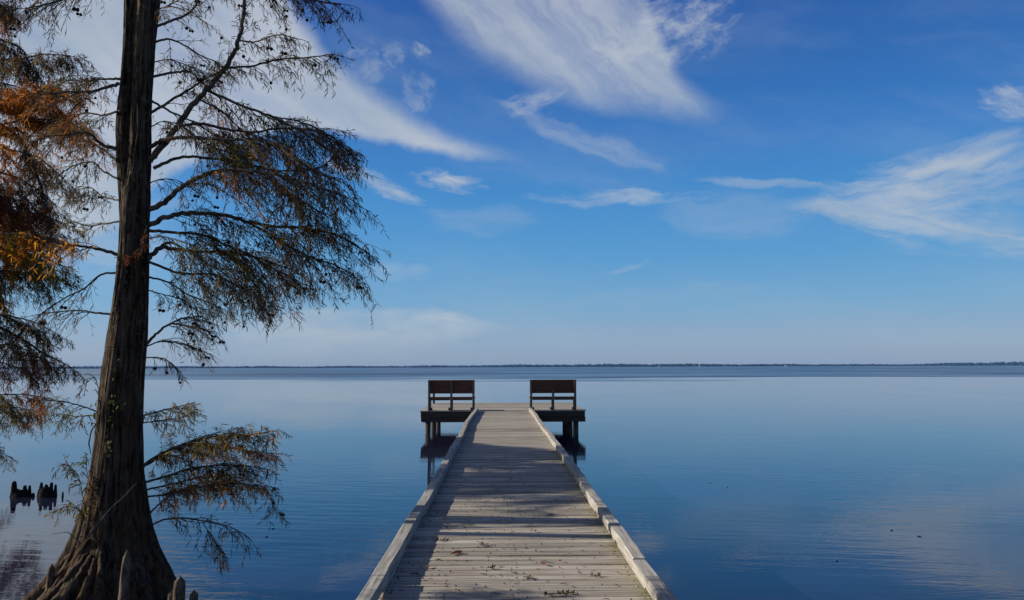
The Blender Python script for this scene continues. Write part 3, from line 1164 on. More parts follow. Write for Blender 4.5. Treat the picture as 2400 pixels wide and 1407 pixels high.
class Branch:
    def __init__(self, seed):
        self.rg = random.Random(seed)
        self.wood, self.leaf = MB(), MB()
        self.tips = []
        self.ns = 0

    def shoot(self, p, d, L, w, col):
        rg = self.rg
        r = Vector((rg.uniform(-1, 1), rg.uniform(-1, 1), rg.uniform(-1, 1)))
        s = d.cross(r)
        if s.length < 1e-4:
            return
        s = s.normalized() * w * .5
        mid = p + d * (L * .5) + Vector((0, 0, -L * .04))
        end = p + d * (L * .92) + Vector((0, 0, -L * rg.uniform(.1, .35)))
        self.leaf.add([tuple(p - s * .5), tuple(p + s * .5), tuple(mid + s), tuple(mid - s), tuple(end + s * .3), tuple(end - s * .3)], [(0, 1, 2, 3), (3, 2, 4, 5)], col)
        self.ns += 1

    def twig(self, p, d, L, pal, leafy, sl, sw, r=0.0022, droop=.5):
        """a fine twig set with short needle shoots"""
        rg = self.rg
        n = 4
        pts = [p + d * (L * k / n) + Vector((0, 0, -droop * L * (k / n) ** 2)) for k in range(n + 1)]
        j = L * .05
        for q in pts[1:]:
            q += Vector((rg.uniform(-j, j), rg.uniform(-j, j), rg.uniform(-j, j)))
        self.wood.tube(pts, [r * (1 - .55 * k / n) for k in range(n + 1)], 3, cap=False)
        if leafy <= 0:
            return pts
        cols = PAL[pal]
        base = rg.choice(cols)
        m_ = max(1, int(L / 0.0125 * leafy))
        for k in range(m_):
            q = (k + rg.random()) / m_
            if q < .12:
                continue
            i = min(n - 1, int(q * n))
            pp = pts[i].lerp(pts[i + 1], q * n - i)
            t = (pts[i + 1] - pts[i]).normalized()
            rv = Vector((rg.gauss(0, 1), rg.gauss(0, 1), rg.gauss(0, 1)))
            sd_ = t.cross(rv)
            if sd_.length < 1e-4:
                continue
            dd = (t * rg.uniform(.35, .9) + sd_.normalized() * .8 + Vector((0, 0, rg.uniform(-.5, .15)))).normalized()
            c = base if rg.random() < .6 else rg.choice(cols)
            kk = rg.uniform(.75, 1.25)
            self.shoot(pp, dd, sl * rg.uniform(.6, 1.25), sw * rg.uniform(.7, 1.2), (c[0] * kk, c[1] * kk, c[2] * kk))
        return pts

    def spray(self, p, d, L, pal, leafy, droop, sl, sw, r=0.0045, step=.055, tl=.17):
        """a secondary branchlet carrying twigs"""
        rg = self.rg
        n = 6
        sx, sy = rg.uniform(-.25, .25) * L, rg.uniform(-.25, .25) * L
        pts = []
        for k in range(n + 1):
            t = k / n
            pts.append(p + d * (L * t) + Vector((sx * t * t, sy * t * t, -.72 * droop * L * t * t)) + Vector((rg.uniform(-1, 1), rg.uniform(-1, 1), rg.uniform(-1, 1))) * (L * .018))
        self.wood.tube(pts, [r * (1 - .6 * k / n) for k in range(n + 1)], 4, cap=False)
        m_ = max(2, int(L / step))
        for k in range(m_):
            q = .1 + .9 * (k + rg.random()) / m_
            i = min(n - 1, int(q * n))
            pp = pts[i].lerp(pts[i + 1], min(1, q * n - i))
            t = (pts[i + 1] - pts[i]).normalized()
            rv = Vector((rg.gauss(0, 1), rg.gauss(0, 1), rg.gauss(0, .7)))
            dd = (t * rg.uniform(.5, 1.0) + rv * .45 + Vector((0, 0, rg.uniform(-.4, .2)))).normalized()
            pl = pal if rg.random() < .85 else rg.choice(['dark', 'brown'])
            tp = self.twig(pp, dd, tl * rg.uniform(.5, 1.25) * (1.1 - .45 * q), pl, leafy, sl, sw, droop=rg.uniform(.1, .6))
            if rg.random() < .2:
                self.tips.append(tp[-1])
        self.tips.append(pts[-1])
        return pts

    def limb(self, path, r0, r1, start, L2, step, pals, leafy, droop, sl, sw, up=0.0, nside=8, spread=.8, tl=.17, tstep=.055):
        rg = self.rg
        pts = catmull(path, 7)
        n = len(pts)
        for i in range(1, n):
            g = min(.02, 0.35 * (r0 + (r1 - r0) * i / n))
            pts[i] = pts[i] + Vector((rg.uniform(-g, g), rg.uniform(-g, g), rg.uniform(-g, g)))
        self.wood.tube(pts, [r0 + (r1 - r0) * (i / (n - 1)) ** .8 for i in range(n)], nside)
        cum = [0.0]
        for i in range(1, n):
            cum.append(cum[-1] + (pts[i] - pts[i - 1]).length)
        tot = cum[-1]
        s = start * tot
        sgn = 1
        ph = rg.uniform(0, 10)
        while s < tot:
            i = max(1, next((k for k in range(n) if cum[k] >= s), n - 1))
            f = (s - cum[i - 1]) / max(1e-6, cum[i] - cum[i - 1])
            p = pts[i - 1].lerp(pts[i], f)
            t = (pts[i] - pts[i - 1]).normalized()
            side = t.cross(Vector((0, 0, 1)))
            side = side.normalized() if side.length > .05 else Vector((rg.uniform(-1, 1), rg.uniform(-1, 1), 0)).normalized()
            q = s / tot
            sgn = -sgn
            dd = (t * rg.uniform(.55, 1.2) + side * sgn * rg.uniform(.1, .85) * spread + Vector((0, 0, rg.uniform(-.5, .3) + up))).normalized()
            L = L2 * rg.uniform(.45, 1.22) * (0.55 + .45 * math.sin(math.pi * min(1, q * 1.05))) * (1.0 if q < .8 else 1.0 - (q - .8) * 2.2)
            pi = pals[int((math.sin(s * 1.7 + ph) * .5 + .5) * len(pals)) % len(pals)]
            self.spray(p, dd, max(.12, L), pi, leafy * rg.uniform(.5, 1.2), droop * rg.uniform(.5, 1.3), sl, sw, step=tstep, tl=tl)
            s += step * .8 * rg.uniform(.6, 1.4)
        self.tips.append(pts[-1])
        # leader keeps going as a twig
        self.spray(pts[-1], (pts[-1] - pts[-2]).normalized(), L2 * .5, pals[-1], leafy, droop * .45, sl, sw, step=tstep, tl=tl)

    def finish(self, parent, name='branch'):
        b = self.wood.build(name, M_LIMB, parent)
        if self.leaf.v:
            self.leaf.build('foliage', M_LEAF, b)
        return b


# one seed ball, shared by all
cone_me = None


def seed_cone(p, parent, r=.0125):
    global cone_me
    if cone_me is None:
        mb = MB()
        rg = random.Random(3)
        n, k = 8, 6
        vs, f = [], []
        for i in range(1, k):
            a = math.pi * i / k
            for j in range(n):
                b = 2 * math.pi * j / n + (i % 2) * .39
                rr = rg.uniform(.9, 1.08)
                vs.append((math.sin(a) * math.cos(b) * rr, math.sin(a) * math.sin(b) * rr, math.cos(a) * rr))
        for i in range(k - 2):
            for j in range(n):
                f.append((i * n + j, (i + 1) * n + j, (i + 1) * n + (j + 1) % n, i * n + (j + 1) % n))
        f.append(tuple(range(n)))
        f.append(tuple(n * (k - 2) + j for j in range(n - 1, -1, -1)))
        mb.add(vs, f)
        o = mb.build('seed_cone', M_CONE, None, None, True)
        cone_me = o.data
        bpy.data.objects.remove(o)
    o = bpy.data.objects.new('seed_cone', cone_me)
    COL.objects.link(o)
    o.parent = parent
    o.location = p
    o.scale = (r, r, r)
    return o


# ---- the big cypress
t1 = thing('cypress_tree', 'big bald cypress with a flared fluted base and forked trunk in the shallows', 'tree', (0, 0, 0))
join_grids('trunk', [trunk_from_outline(outline, TY, 620, 240, 0.12, 1.0, 3), trunk_from_outline(stem2, TY, 330, 120, 0.0, 1.0, 77, yo=0.13)], M_BARK, t1)

SH, SW = 0.068, 0.0095


def path_px(pts, y0, y1, mid=None):
    n = len(pts)
    out = []
    for i, (a, b) in enumerate(pts):
        q = i / (n - 1)
        out.append(P(a, b, y0 + (y1 - y0) * q))
    return out


ncone = 0


def tree_limb(tree, seed, pts, y1, r0, r1, start, L2, step, pals, leafy, droop, cones=0, y0=TY, name='branch', sl=SH, sw=SW, **kw):
    B = Branch(seed)
    if y0 == TY:
        r0, r1 = r0 * 1.25, r1 * 1.5
        cones = int(cones * 1.35 + .5)
        leafy *= .78
    B.limb(path_px(pts, y0, y1), r0, r1, start, L2, step, pals, leafy, droop, sl, sw, **kw)
    b = B.finish(tree, name)
    rg = random.Random(seed + 900)
    tips = B.tips[:]
    rg.shuffle(tips)
    made = 0
    for tp in tips:
        if made >= cones:
            break
        rr = rg.uniform(.015, .0205)
        seed_cone(tp + Vector((0, 0, -rr * 1.1)), b, rr)
        made += 1
        if rg.random() < .4 and made < cones:
            seed_cone(tp + Vector((rr * 1.8, rr * .3, -rr * 1.4)), b, rr)
            made += 1
    return b


DK, DO, DB = ['dark'], ['dark', 'olive', 'dark'], ['dark', 'brown', 'dark', 'olive']
# right side, top to bottom (photo pixels)
RL = [
    (101, [(350, 378), (395, 325), (440, 262), (485, 210), (540, 140), (560, 92), (570, 40), (578, -60), (590, -160)], 8.2, .030, .010, .35, .45, .12, DO, .8, .45, 2),
    (102, [(350, 345), (385, 328), (440, 322), (530, 328), (610, 328), (660, 350), (720, 390), (780, 420)], 7.7, .020, .007, .25, .75, .065, DB, 1.0, .65, 5),
    (103, [(418, 296), (470, 290), (530, 303), (595, 310), (650, 302), (740, 308), (800, 345)], 8.9, .016, .006, .15, .70, .065, DO, 1.0, .65, 5),
    (104, [(484, 212), (560, 245), (640, 275), (690, 300), (740, 330), (800, 372)], 8.0, .014, .005, .1, .60, .065, ['dark', 'olive', 'brown'], 1.0, .6, 4),
    (105, [(352, 182), (400, 172), (445, 170), (480, 200), (520, 235)], 9.0, .014, .005, .3, .45, .09, DO, .8, .5, 2),
    (106, [(520, 158), (590, 155), (650, 140), (720, 135), (775, 128)], 8.1, .011, .004, .1, .42, .07, DO, 1.0, .7, 5),
    (107, [(355, 66), (400, 50), (450, 25), (475, -25), (520, -60)], 8.9, .014, .006, .25, .5, .11, DK, .6, .5, 5),
    (108, [(352, 266), (400, 236), (450, 206), (490, 180), (530, 162)], 8.8, .014, .005, .2, .5, .08, ['olive', 'dark', 'brown'], .9, .5, 2),
    (109, [(562, 96), (600, 98), (650, 82), (700, 92)], 7.8, .008, .003, .1, .28, .08, DK, .9, .6, 3),
    (110, [(560, -90), (640, -40), (700, -10), (760, 5), (800, 10)], 8.3, .014, .006, .1, .45, .07, DK, .9, .75, 5),
    (111, [(540, -120), (580, -60), (620, -20), (650, 10)], 8.9, .014, .006, .2, .5, .08, DK, .7, .7, 4),
    (112, [(354, 104), (390, 92), (430, 105), (470, 130), (505, 145)], 9.2, .012, .004, .3, .4, .10, DO, .6, .4, 3),
    (113, [(349, 492), (390, 470), (430, 435), (480, 410), (530, 399), (600, 402), (680, 418), (760, 442), (810, 462)], 7.5, .026, .007, .22, .80, .055, ['dark', 'brown', 'dark', 'orange', 'dark'], 1.0, .7, 7),
    (114, [(349, 528), (400, 506), (450, 500), (520, 503), (580, 520), (640, 531), (720, 536), (790, 552), (840, 580)], 8.4, .025, .006, .1, .75, .055, DO, 1.05, .65, 6),
    (115, [(346, 606), (380, 580), (402, 584), (470, 590), (550, 593), (620, 610), (690, 636)], 9.3, .024, .006, .2, .85, .06, ['dark', 'olive', 'brown', 'dark'], 1.0, .7, 6),
    (116, [(380, 575), (400, 569), (430, 582), (480, 615), (540, 650), (590, 690)], 7.9, .012, .004, .2, .6, .06, DK, .9, .8, 4),
    (117, [(346, 540), (400, 545), (470, 550), (530, 575), (590, 600), (640, 630), (690, 655)], 8.8, .015, .005, .15, .6, .06, ['olive', 'brown', 'orange', 'dark', 'orange'], 1.1, .6, 3),
    (118, [(346, 612), (420, 640), (500, 645), (560, 672), (600, 705)], 8.2, .013, .004, .2, .6, .065, DO, .9, .8, 5),
    (119, [(360, 395), (420, 370), (500, 372), (580, 385), (650, 400), (740, 395), (780, 370)], 9.6, .016, .005, .3, .6, .065, DB, .9, .6, 4),
    (120, [(344, 650), (390, 660), (440, 690), (490, 710)], 9.0, .010, .004, .2, .45, .08, DO, .7, .6, 3),
    (171, [(350, 235), (400, 262), (450, 285), (510, 320), (560, 350)], 9.3, .012, .004, .2, .55, .065, DB, 1.0, .6, 3),
    (172, [(470, 235), (520, 262), (560, 300), (600, 340)], 9.5, .010, .004, .1, .5, .065, ['olive', 'rust', 'dark'], 1.1, .8, 3),
    (173, [(600, 400), (660, 440), (720, 480), (770, 510)], 8.0, .010, .004, .1, .6, .06, ['dark', 'orange', 'dark', 'brown'], 1.1, .8, 4),
    (174, [(580, 520), (650, 560), (720, 600), (780, 620), (820, 640)], 8.9, .012, .004, .1, .55, .06, DK, 1.1, .8, 5),
    (175, [(430, 300), (480, 335), (540, 360), (600, 372)], 9.4, .010, .004, .1, .5, .065, DK, 1.0, .8, 3),
    (176, [(500, 575), (560, 620), (610, 660), (640, 690)], 9.4, .010, .004, .1, .55, .06, ['dark', 'rust', 'dark'], 1.1, .8, 3),
    (183, [(351, 150), (390, 140), (430, 150), (470, 165)], 8.0, .006, .002, .15, .35, .07, DO, .6, .4, 2),
    (184, [(351, 300), (380, 285), (410, 290), (440, 310)], 8.0, .006, .002, .15, .35, .07, DO, .6, .5, 1),
    (185, [(349, 430), (380, 420), (420, 425), (460, 450)], 9.1, .006, .002, .15, .4, .07, DK, .5, .5, 2),
    (186, [(347, 560), (380, 555), (420, 565), (460, 580)], 8.1, .006, .002, .15, .4, .07, ['olive', 'brown'], .7, .5, 1),
    (187, [(345, 680), (380, 690), (420, 700), (450, 720)], 8.3, .006, .002, .15, .4, .07, DO, .7, .5, 3),
    (188, [(353, 30), (400, 10), (440, -10)], 8.0, .007, .003, .15, .5, .08, DK, .6, .5, 4),
    (189, [(640, 275), (700, 285), (760, 310), (815, 350)], 8.9, .007, .003, .1, .5, .06, DK, .9, .5, 4),
    # bare fan
    (121, [(338, 812), (370, 780), (398, 760), (440, 764), (490, 778)], 8.2, .014, .004, .42, .40, .030, DK, .14, .30, 5, TY, 'branch', SH, SW),
    (178, [(336, 815), (380, 800), (430, 808), (480, 825)], 8.9, .007, .003, .15, .34, .035, DK, .12, .35, 3),
    (179, [(334, 840), (370, 838), (400, 850), (420, 872)], 8.3, .006, .002, .2, .2, .05, DK, .3, .5, 2),
    (180, [(398, 760), (430, 745), (470, 750)], 8.5, .006, .002, .1, .3, .04, DK, .25, .4, 2),
    # low sprays
    (122, [(332, 976), (370, 965), (410, 955), (445, 946)], 8.1, .008, .003, .1, .17, .045, ['olive', 'brown', 'olive'], 1.2, .4, 0),
    (123, [(331, 992), (360, 988), (400, 983), (430, 978)], 8.8, .006, .003, .1, .16, .05, ['olive', 'dark'], 1.1, .4, 0),
    (124, [(325, 1102), (370, 1073), (420, 1045), (490, 1026), (560, 1022), (625, 1014)], 8.0, .014, .003, .12, .40, .042, ['olive', 'dark', 'orange', 'orange', 'rust', 'dark'], 1.2, .12, 1),
    (177, [(328, 1095), (380, 1062), (440, 1042), (500, 1045), (570, 1055), (630, 1062)], 9.0, .011, .003, .1, .42, .045, ['rust', 'orange', 'rust', 'brown', 'olive'], 1.2, .14, 1),
    (125, [(330, 1132), (380, 1120), (450, 1098), (530, 1090), (600, 1095)], 8.7, .012, .003, .08, .42, .042, ['orange', 'yellow', 'yellow', 'olive', 'rust', 'dark'], 1.25, .16, 2),
    (126, [(338, 1165), (400, 1158), (480, 1140), (560, 1135), (615, 1140)], 8.3, .009, .003, .08, .34, .045, ['orange', 'orange', 'yellow', 'olive', 'dark'], 1.25, .2, 3),
    (181, [(335, 1150), (400, 1135), (470, 1120), (540, 1112)], 9.2, .009, .003, .1, .4, .05, ['brown', 'dark', 'olive'], 1.0, .2, 1),
    (182, [(620, 1140), (635, 1165), (640, 1190)], 8.35, .004, .002, .1, .14, .06, DK, 1.0, .4, 2),
    (127, [(338, 1242), (380, 1220), (430, 1215), (500, 1226), (545, 1238), (580, 1258)], 8.2, .009, .003, .25, .26, .10, DK, .9, .7, 0),
    (128, [(336, 1220), (370, 1185), (420, 1150), (480, 1130)], 8.9, .010, .003, .3, .4, .07, DO, .9, .4, 1),
    (129, [(475, 1226), (500, 1265), (520, 1300)], 8.1, .004, .002, .2, .10, .05, DK, 1.0, .3, 0),
]
for a in RL:
    tree_limb(t1, *a)
# left side of the same tree
LL = [
    (131, [(281, 185), (240, 186), (200, 190), (150, 188)], 9.2, .012, .004, .2, .5, .07, DO, .8, .45, 1),
    (132, [(279, 197), (250, 205), (215, 215), (160, 216), (100, 222)], 8.2, .017, .005, .2, .55, .06, ['rust', 'brown', 'rust'], 1.0, .4, 1),
    (133, [(274, 350), (238, 338), (205, 312), (160, 316), (90, 320)], 8.3, .018, .005, .12, .5, .055, ['rust', 'rust', 'orange', 'brown'], 1.1, .4, 1),
    (134, [(274, 378), (240, 350), (200, 330), (160, 300)], 9.2, .013, .004, .2, .5, .07, ['brown', 'rust'], .9, .5, 1),
    (135, [(277, 420), (240, 400), (215, 380), (170, 390), (140, 410)], 9.0, .010, .004, .3, .5, .08, DK, .6, .7, 3),
    (136, [(281, 598), (225, 583), (185, 577), (130, 568)], 8.3, .017, .006, .25, .45, .07, ['olive', 'brown', 'orange'], .8, .5, 1),
    (137, [(281, 520), (240, 525), (210, 530), (170, 520)], 8.9, .009, .004, .2, .35, .09, ['olive', 'dark'], .7, .5, 1),
    (138, [(271, 640), (235, 645), (195, 678), (150, 700), (90, 740)], 8.2, .010, .004, .2, .45, .09, DK, .5, .6, 3),
    (139, [(262, 737), (220, 733), (180, 728), (100, 735)], 8.6, .011, .004, .25, .4, .08, DK, .35, .6, 2),
    (140, [(234, 968), (200, 955), (160, 944), (110, 938)], 8.2, .007, .003, .3, .25, .06, ['olive', 'rust', 'green', 'dark'], .9, .7, 1),
    (141, [(232, 972), (180, 976), (140, 970)], 8.9, .006, .003, .15, .18, .06, DK, .9, .7, 0),
    (142, [(285, -40), (220, -25), (160, -5), (110, 10), (60, 20)], 8.0, .014, .004, .15, .55, .07, DK, .6, .75, 8),
    (143, [(285, -70), (200, -60), (90, -40), (0, -10), (-50, 10)], 8.4, .016, .005, .3, .5, .06, ['dark', 'rust', 'brown'], .9, .8, 3),
    (144, [(280, 470), (240, 460), (210, 440), (170, 450)], 9.3, .009, .003, .2, .5, .08, DK, .7, .7, 2),
    (145, [(282, 260), (240, 270), (200, 265), (150, 280)], 9.0, .012, .004, .2, .5, .07, ['dark', 'brown'], .8, .6, 1),
]
for a in LL:
    tree_limb(t1, *a)


# small leafy sprouts low on the trunk, a dead stick and a hanging rusty tuft
def sprout(seed, pts, Y, pals, sl, r=.004, tl=.12):
    B = Branch(seed)
    B.limb([P(a, b, Y) for a, b in pts], r, .0015, .15, .14, .05, pals, .75, .4, sl, .012, tl=tl, tstep=.05)
    B.finish(t1, 'sprout')


sprout(151, [(208, 1245), (195, 1170), (185, 1120), (160, 1090)], 8.3, ['dark', 'olive'], .065)
sprout(152, [(215, 1150), (205, 1115), (202, 1080)], 8.5, ['dark', 'green'], .06)
sprout(153, [(205, 1230), (185, 1195), (160, 1182), (145, 1190)], 8.2, ['dark', 'olive'], .06)
sprout(154, [(238, 985), (232, 930), (228, 900), (215, 887), (190, 915)], 8.3, ['dark'], .03, tl=.05)
B = Branch(160)
B.wood.tube([P(x, y, 8.2 - .1 * k) for k, (x, y) in enumerate([(322, 1130), (290, 1165), (262, 1190), (235, 1222), (207, 1260)])], [.004, .006, .008, .010, .012], 7)
B.wood.tube([P(x, y, 8.1) for x, y in [(190, 1275), (160, 1248), (120, 1252)]], [.006, .004, .002], 5)
B.wood.tube([P(x, y, 8.25) for x, y in [(228, 990), (214, 1010), (208, 1040), (213, 1065)]], [.006, .007, .007, .004], 6)
B.finish(t1, 'dead_branch')
B = Branch(161)
B.limb([P(x, y, 8.22) for x, y in [(344, 528), (338, 560), (325, 585), (308, 600)]], .004, .002, .05, .07, .03, ['rust', 'red'], 1.0, .4, .05, .012, tl=.07, tstep=.03)
B.finish(t1, 'withered_spray')

# ---- climbing vine on the trunk
vine = thing('climbing_vine', 'leafy vine climbing the left face and right edge of the big trunk', 'vine', (0, 0, 0))
rg = random.Random(77)
vm, lm = MB(), MB()


def on_trunk(px, py):              # a point on the near face of the trunk
    ys = [o[0] for o in outline]
    le = float(np.interp(py, ys, [o[1] for o in outline]))
    ri = float(np.interp(py, ys, [o[2] for o in outline]))
    hw = (ri - le) / 2
    q = max(-1.0, min(1.0, (px - (le + ri) / 2) / hw))
    dep = TY - math.sqrt(max(0, 1 - q * q)) * hw / FPX * TY * 0.95 - .02
    return P(px, py, dep)


for k, pts in enumerate(([(212, 1262), (160, 1335), (105, 1380), (42, 1418)], [(206, 1300), (165, 1350), (120, 1396), (85, 1430)], [(216, 1300), (190, 1352), (160, 1400), (135, 1440)],
                         [(226, 1310), (212, 1362), (196, 1410), (186, 1445)], [(240, 1290), (238, 1350), (230, 1400), (222, 1445)], [(196, 1272), (150, 1322), (95, 1372)])):
    q = [on_trunk(*p) + Vector((0, -.01, 0)) for p in pts]
    q = catmull(q, 6)
    for p_ in q:
        p_ += Vector((rg.uniform(-.01, .01), rg.uniform(-.01, .01), rg.uniform(-.008, .008)))
    mb = MB()
    mb.tube(q, [.012 + .026 * math.sin(math.pi * (.15 + .8 * i / (len(q) - 1))) * rg.uniform(.85, 1.15) for i in range(len(q))], 9)
    mb.build('root', M_BARK, t1, smooth=True)
for pts in ([(338, 640), (343, 720), (338, 780), (332, 850), (329, 930), (331, 1000), (330, 1060)], [(240, 1010), (232, 970), (246, 940), (262, 900), (256, 850)], [(235, 1130), (232, 1080), (236, 1030), (246, 980)]):
    vm.tube(catmull([on_trunk(*p) for p in pts], 5), [.009] * ((len(pts) - 1) * 5 + 1), 6)


def leaf5(p, s, col):
    nrm = Vector((rg.uniform(-1, .2), -1 + rg.uniform(-.5, .5), rg.uniform(.0, .9))).normalized()
    u = nrm.cross(Vector((rg.uniform(-.5, .5), 0, 1))).normalized()
    w = nrm.cross(u)
    o = [(0, -.6), (.55, -.3), (.4, .15), (0, .7), (-.4, .15), (-.55, -.3)]
    vs = [tuple(p + u * (a * s) + w * (b * s) + nrm * (.12 * s * abs(a))) for a, b in o]
    lm.add(vs, [(0, 1, 2, 3), (0, 3, 4, 5)], col)


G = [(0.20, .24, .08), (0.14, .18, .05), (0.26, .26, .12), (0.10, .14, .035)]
for (cx_, cy_, sx_, sy_, n) in ((240, 968, 20, 22, 34), (262, 948, 24, 26, 18), (250, 1035, 14, 22, 18), (222, 1110, 8, 30, 10), (262, 880, 12, 40, 9), (275, 760, 8, 80, 6), (338, 700, 6, 70, 22), (340, 640, 5, 40, 8), (207, 1225, 10, 14, 9), (332, 800, 4, 60, 10)):
    for _ in range(n):
        px, py = rg.gauss(cx_, sx_ * .6), rg.gauss(cy_, sy_ * .6)
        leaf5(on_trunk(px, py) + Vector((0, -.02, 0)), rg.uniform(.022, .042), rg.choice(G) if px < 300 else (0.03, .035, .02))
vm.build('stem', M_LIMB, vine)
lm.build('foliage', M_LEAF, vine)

# ---- second cypress, its trunk just outside the left edge; its limbs hang into the view
TX2, TY2 = -10.5, 13.8
t2 = thing('cypress_tree', 'rust and orange coloured cypress drooping into view behind the big trunk', 'tree', (0, 0, 0))


def round_trunk(tree, x, y, h, r, seed):
    rows, cols = 90, 40
    th = np.linspace(0, 2 * np.pi, cols, endpoint=False)
    V = np.zeros((rows, cols, 3))
    for i in range(rows):
        q = i / (rows - 1)
        z = -1.3 + (h + 1.3) * q
        rr = r * (1 - .7 * q) * (1 + 1.6 * math.exp(-(z + 1.3) / .5))
        k = 1 + .12 * np.cos(th * 7 + z) * math.exp(-(z + 1.3) / .6)
        V[i, :, 0] = x + np.cos(th) * rr * k + .06 * math.sin(z * .5)
        V[i, :, 1] = y + np.sin(th) * rr * k
        V[i, :, 2] = z
    n = fbm(np.stack([np.tile(np.cos(th) * 8, rows), np.tile(np.sin(th) * 8, rows), V[..., 2].ravel() * 2], 1), seed).reshape(rows, cols)
    cen = V.mean(1, keepdims=True)
    V = cen + (V - cen) * (0.88 + .24 * n[..., None])
    return join_grids('trunk', [V], M_BARK, tree)


round_trunk(t2, TX2, TY2, 12.0, .26, 5)
TB = -225
S2 = dict(sl=.085, sw=.0125, tl=.24, tstep=.042)
T2 = [
    (201, [(TB, 40), (-100, 50), (0, 92), (50, 115), (75, 165)], 13.4, .035, .010, .45, .75, .12, DK, 1.0, .85, 0),
    (202, [(TB, 160), (-60, 138), (30, 140), (105, 128), (165, 132)], 13.0, .030, .008, .4, .75, .11, ['dark', 'dark', 'brown'], 1.05, .9, 2),
    (203, [(TB, 330), (-60, 262), (40, 228), (110, 214), (170, 215)], 12.6, .035, .010, .35, .75, .10, ['rust', 'rust', 'orange', 'rust'], 1.25, .35, 0),
    (204, [(TB, 380), (-60, 310), (40, 285), (100, 280), (150, 292)], 13.2, .030, .008, .4, .75, .10, ['orange', 'rust', 'rust', 'orange'], 1.25, .4, 0),
    (205, [(TB, 420), (-40, 300), (40, 320), (75, 380), (100, 450), (112, 500)], 13.6, .055, .015, .55, .65, .11, ['red', 'dark', 'red'], 1.0, .9, 1),
    (206, [(TB, 470), (-80, 400), (20, 410), (80, 440), (130, 480)], 14.4, .032, .009, .4, .85, .11, ['red', 'rust', 'brown'], 1.0, .85, 2),
    (207, [(TB, 500), (-100, 430), (0, 440), (60, 470), (100, 500)], 13.0, .028, .009, .45, .75, .11, ['brown', 'red'], 1.0, .9, 2),
    (208, [(TB, 600), (-80, 545), (20, 548), (90, 552), (150, 566)], 12.8, .032, .009, .35, .65, .09, ['orange', 'yellow', 'orange', 'rust'], 1.2, .35, 0),
    (209, [(TB, 640), (-80, 590), (20, 590), (90, 600), (145, 622)], 13.5, .030, .008, .4, .75, .10, ['yellow', 'orange', 'rust', 'olive'], 1.2, .7, 3),
    (210, [(TB, 690), (-90, 640), (0, 635), (70, 640), (130, 650)], 14.2, .028, .008, .4, .75, .10, ['olive', 'dark', 'dark'], 1.0, .9, 4),
    (211, [(TB, 790), (-90, 730), (0, 738), (70, 752), (120, 775)], 14.4, .026, .007, .35, .7, .11, DO, .9, .7, 3),
    (212, [(TB, 800), (-100, 745), (0, 770), (55, 798), (110, 832), (150, 852)], 14.9, .040, .009, .35, .7, .10, ['dark', 'red', 'red', 'brown'], .95, .7, 3),
    (213, [(TB, 900), (-100, 840), (-20, 845), (60, 870), (100, 890)], 15.4, .024, .007, .4, .6, .12, ['dark', 'red'], .9, .8, 2),
    (214, [(TB, 960), (-100, 915), (-10, 925), (60, 925), (120, 936)], 15.7, .022, .006, .35, .5, .10, ['olive', 'dark', 'rust', 'olive'], 1.1, .8, 2),
    (215, [(TB, 1060), (-120, 1005), (-50, 1015), (5, 1060)], 15.6, .020, .006, .4, .5, .12, DK, 1.0, .9, 1),
    (218, [(TB, 540), (-80, 470), (10, 480), (80, 500), (140, 520)], 15.2, .028, .008, .4, .75, .11, ['rust', 'brown', 'red'], 1.0, .8, 2),
    (219, [(TB, 300), (-80, 330), (20, 350), (90, 370), (150, 420)], 14.9, .028, .008, .4, .75, .11, ['rust', 'dark', 'rust', 'brown'], 1.1, .8, 2),
    (220, [(TB, 230), (-80, 240), (40, 250), (130, 262), (200, 300)], 15.3, .026, .008, .4, .75, .11, ['rust', 'brown', 'rust', 'orange'], 1.2, .5, 0),
    (221, [(TB, 960), (-120, 930), (-40, 950), (40, 955), (90, 965)], 16.0, .020, .006, .35, .5, .10, DO, 1.1, .9, 0),
    (222, [(TB, 880), (-120, 800), (-20, 805), (60, 820), (120, 860)], 15.6, .020, .006, .35, .6, .10, ['dark', 'red'], 1.0, .8, 0),
    (216, [(TB, -60), (-100, -40), (-20, 0), (20, 25)], 13.2, .03, .01, .4, .7, .10, ['rust', 'rust', 'brown', 'red'], 1.2, .7, 0),
    (217, [(TB, 250), (-100, 190), (0, 195), (60, 210)], 14.8, .03, .01, .4, .8, .12, ['dark', 'brown'], 1.0, .8, 0),
]
for a in T2:
    tree_limb(t2, *a, y0=TY2, **S2)
# limbs of the same tree that hang outside the frame and shade the deck
rg = random.Random(500)
for k in range(46):
    z = rg.uniform(3.0, 5.5)
    an = rg.uniform(75, 290)
    L = rg.uniform(1.8, 3.4)
    d_ = Vector((math.cos(R(an)), math.sin(R(an)) * 1.1, 0))
    b0 = Vector((TX2, TY2, z))
    pth = [b0, b0 + d_ * L * .35 + Vector((0, 0, .25)), b0 + d_ * L * .7 + Vector((0, 0, .15)), b0 + d_ * L + Vector((0, 0, -.3))]
    B = Branch(510 + k)
    B.limb(pth, .04, .01, .2, .9, .13, ['dark', 'rust', 'brown'], .85, .7, .12, .024, tl=.26, tstep=.08)
    B.finish(t2)

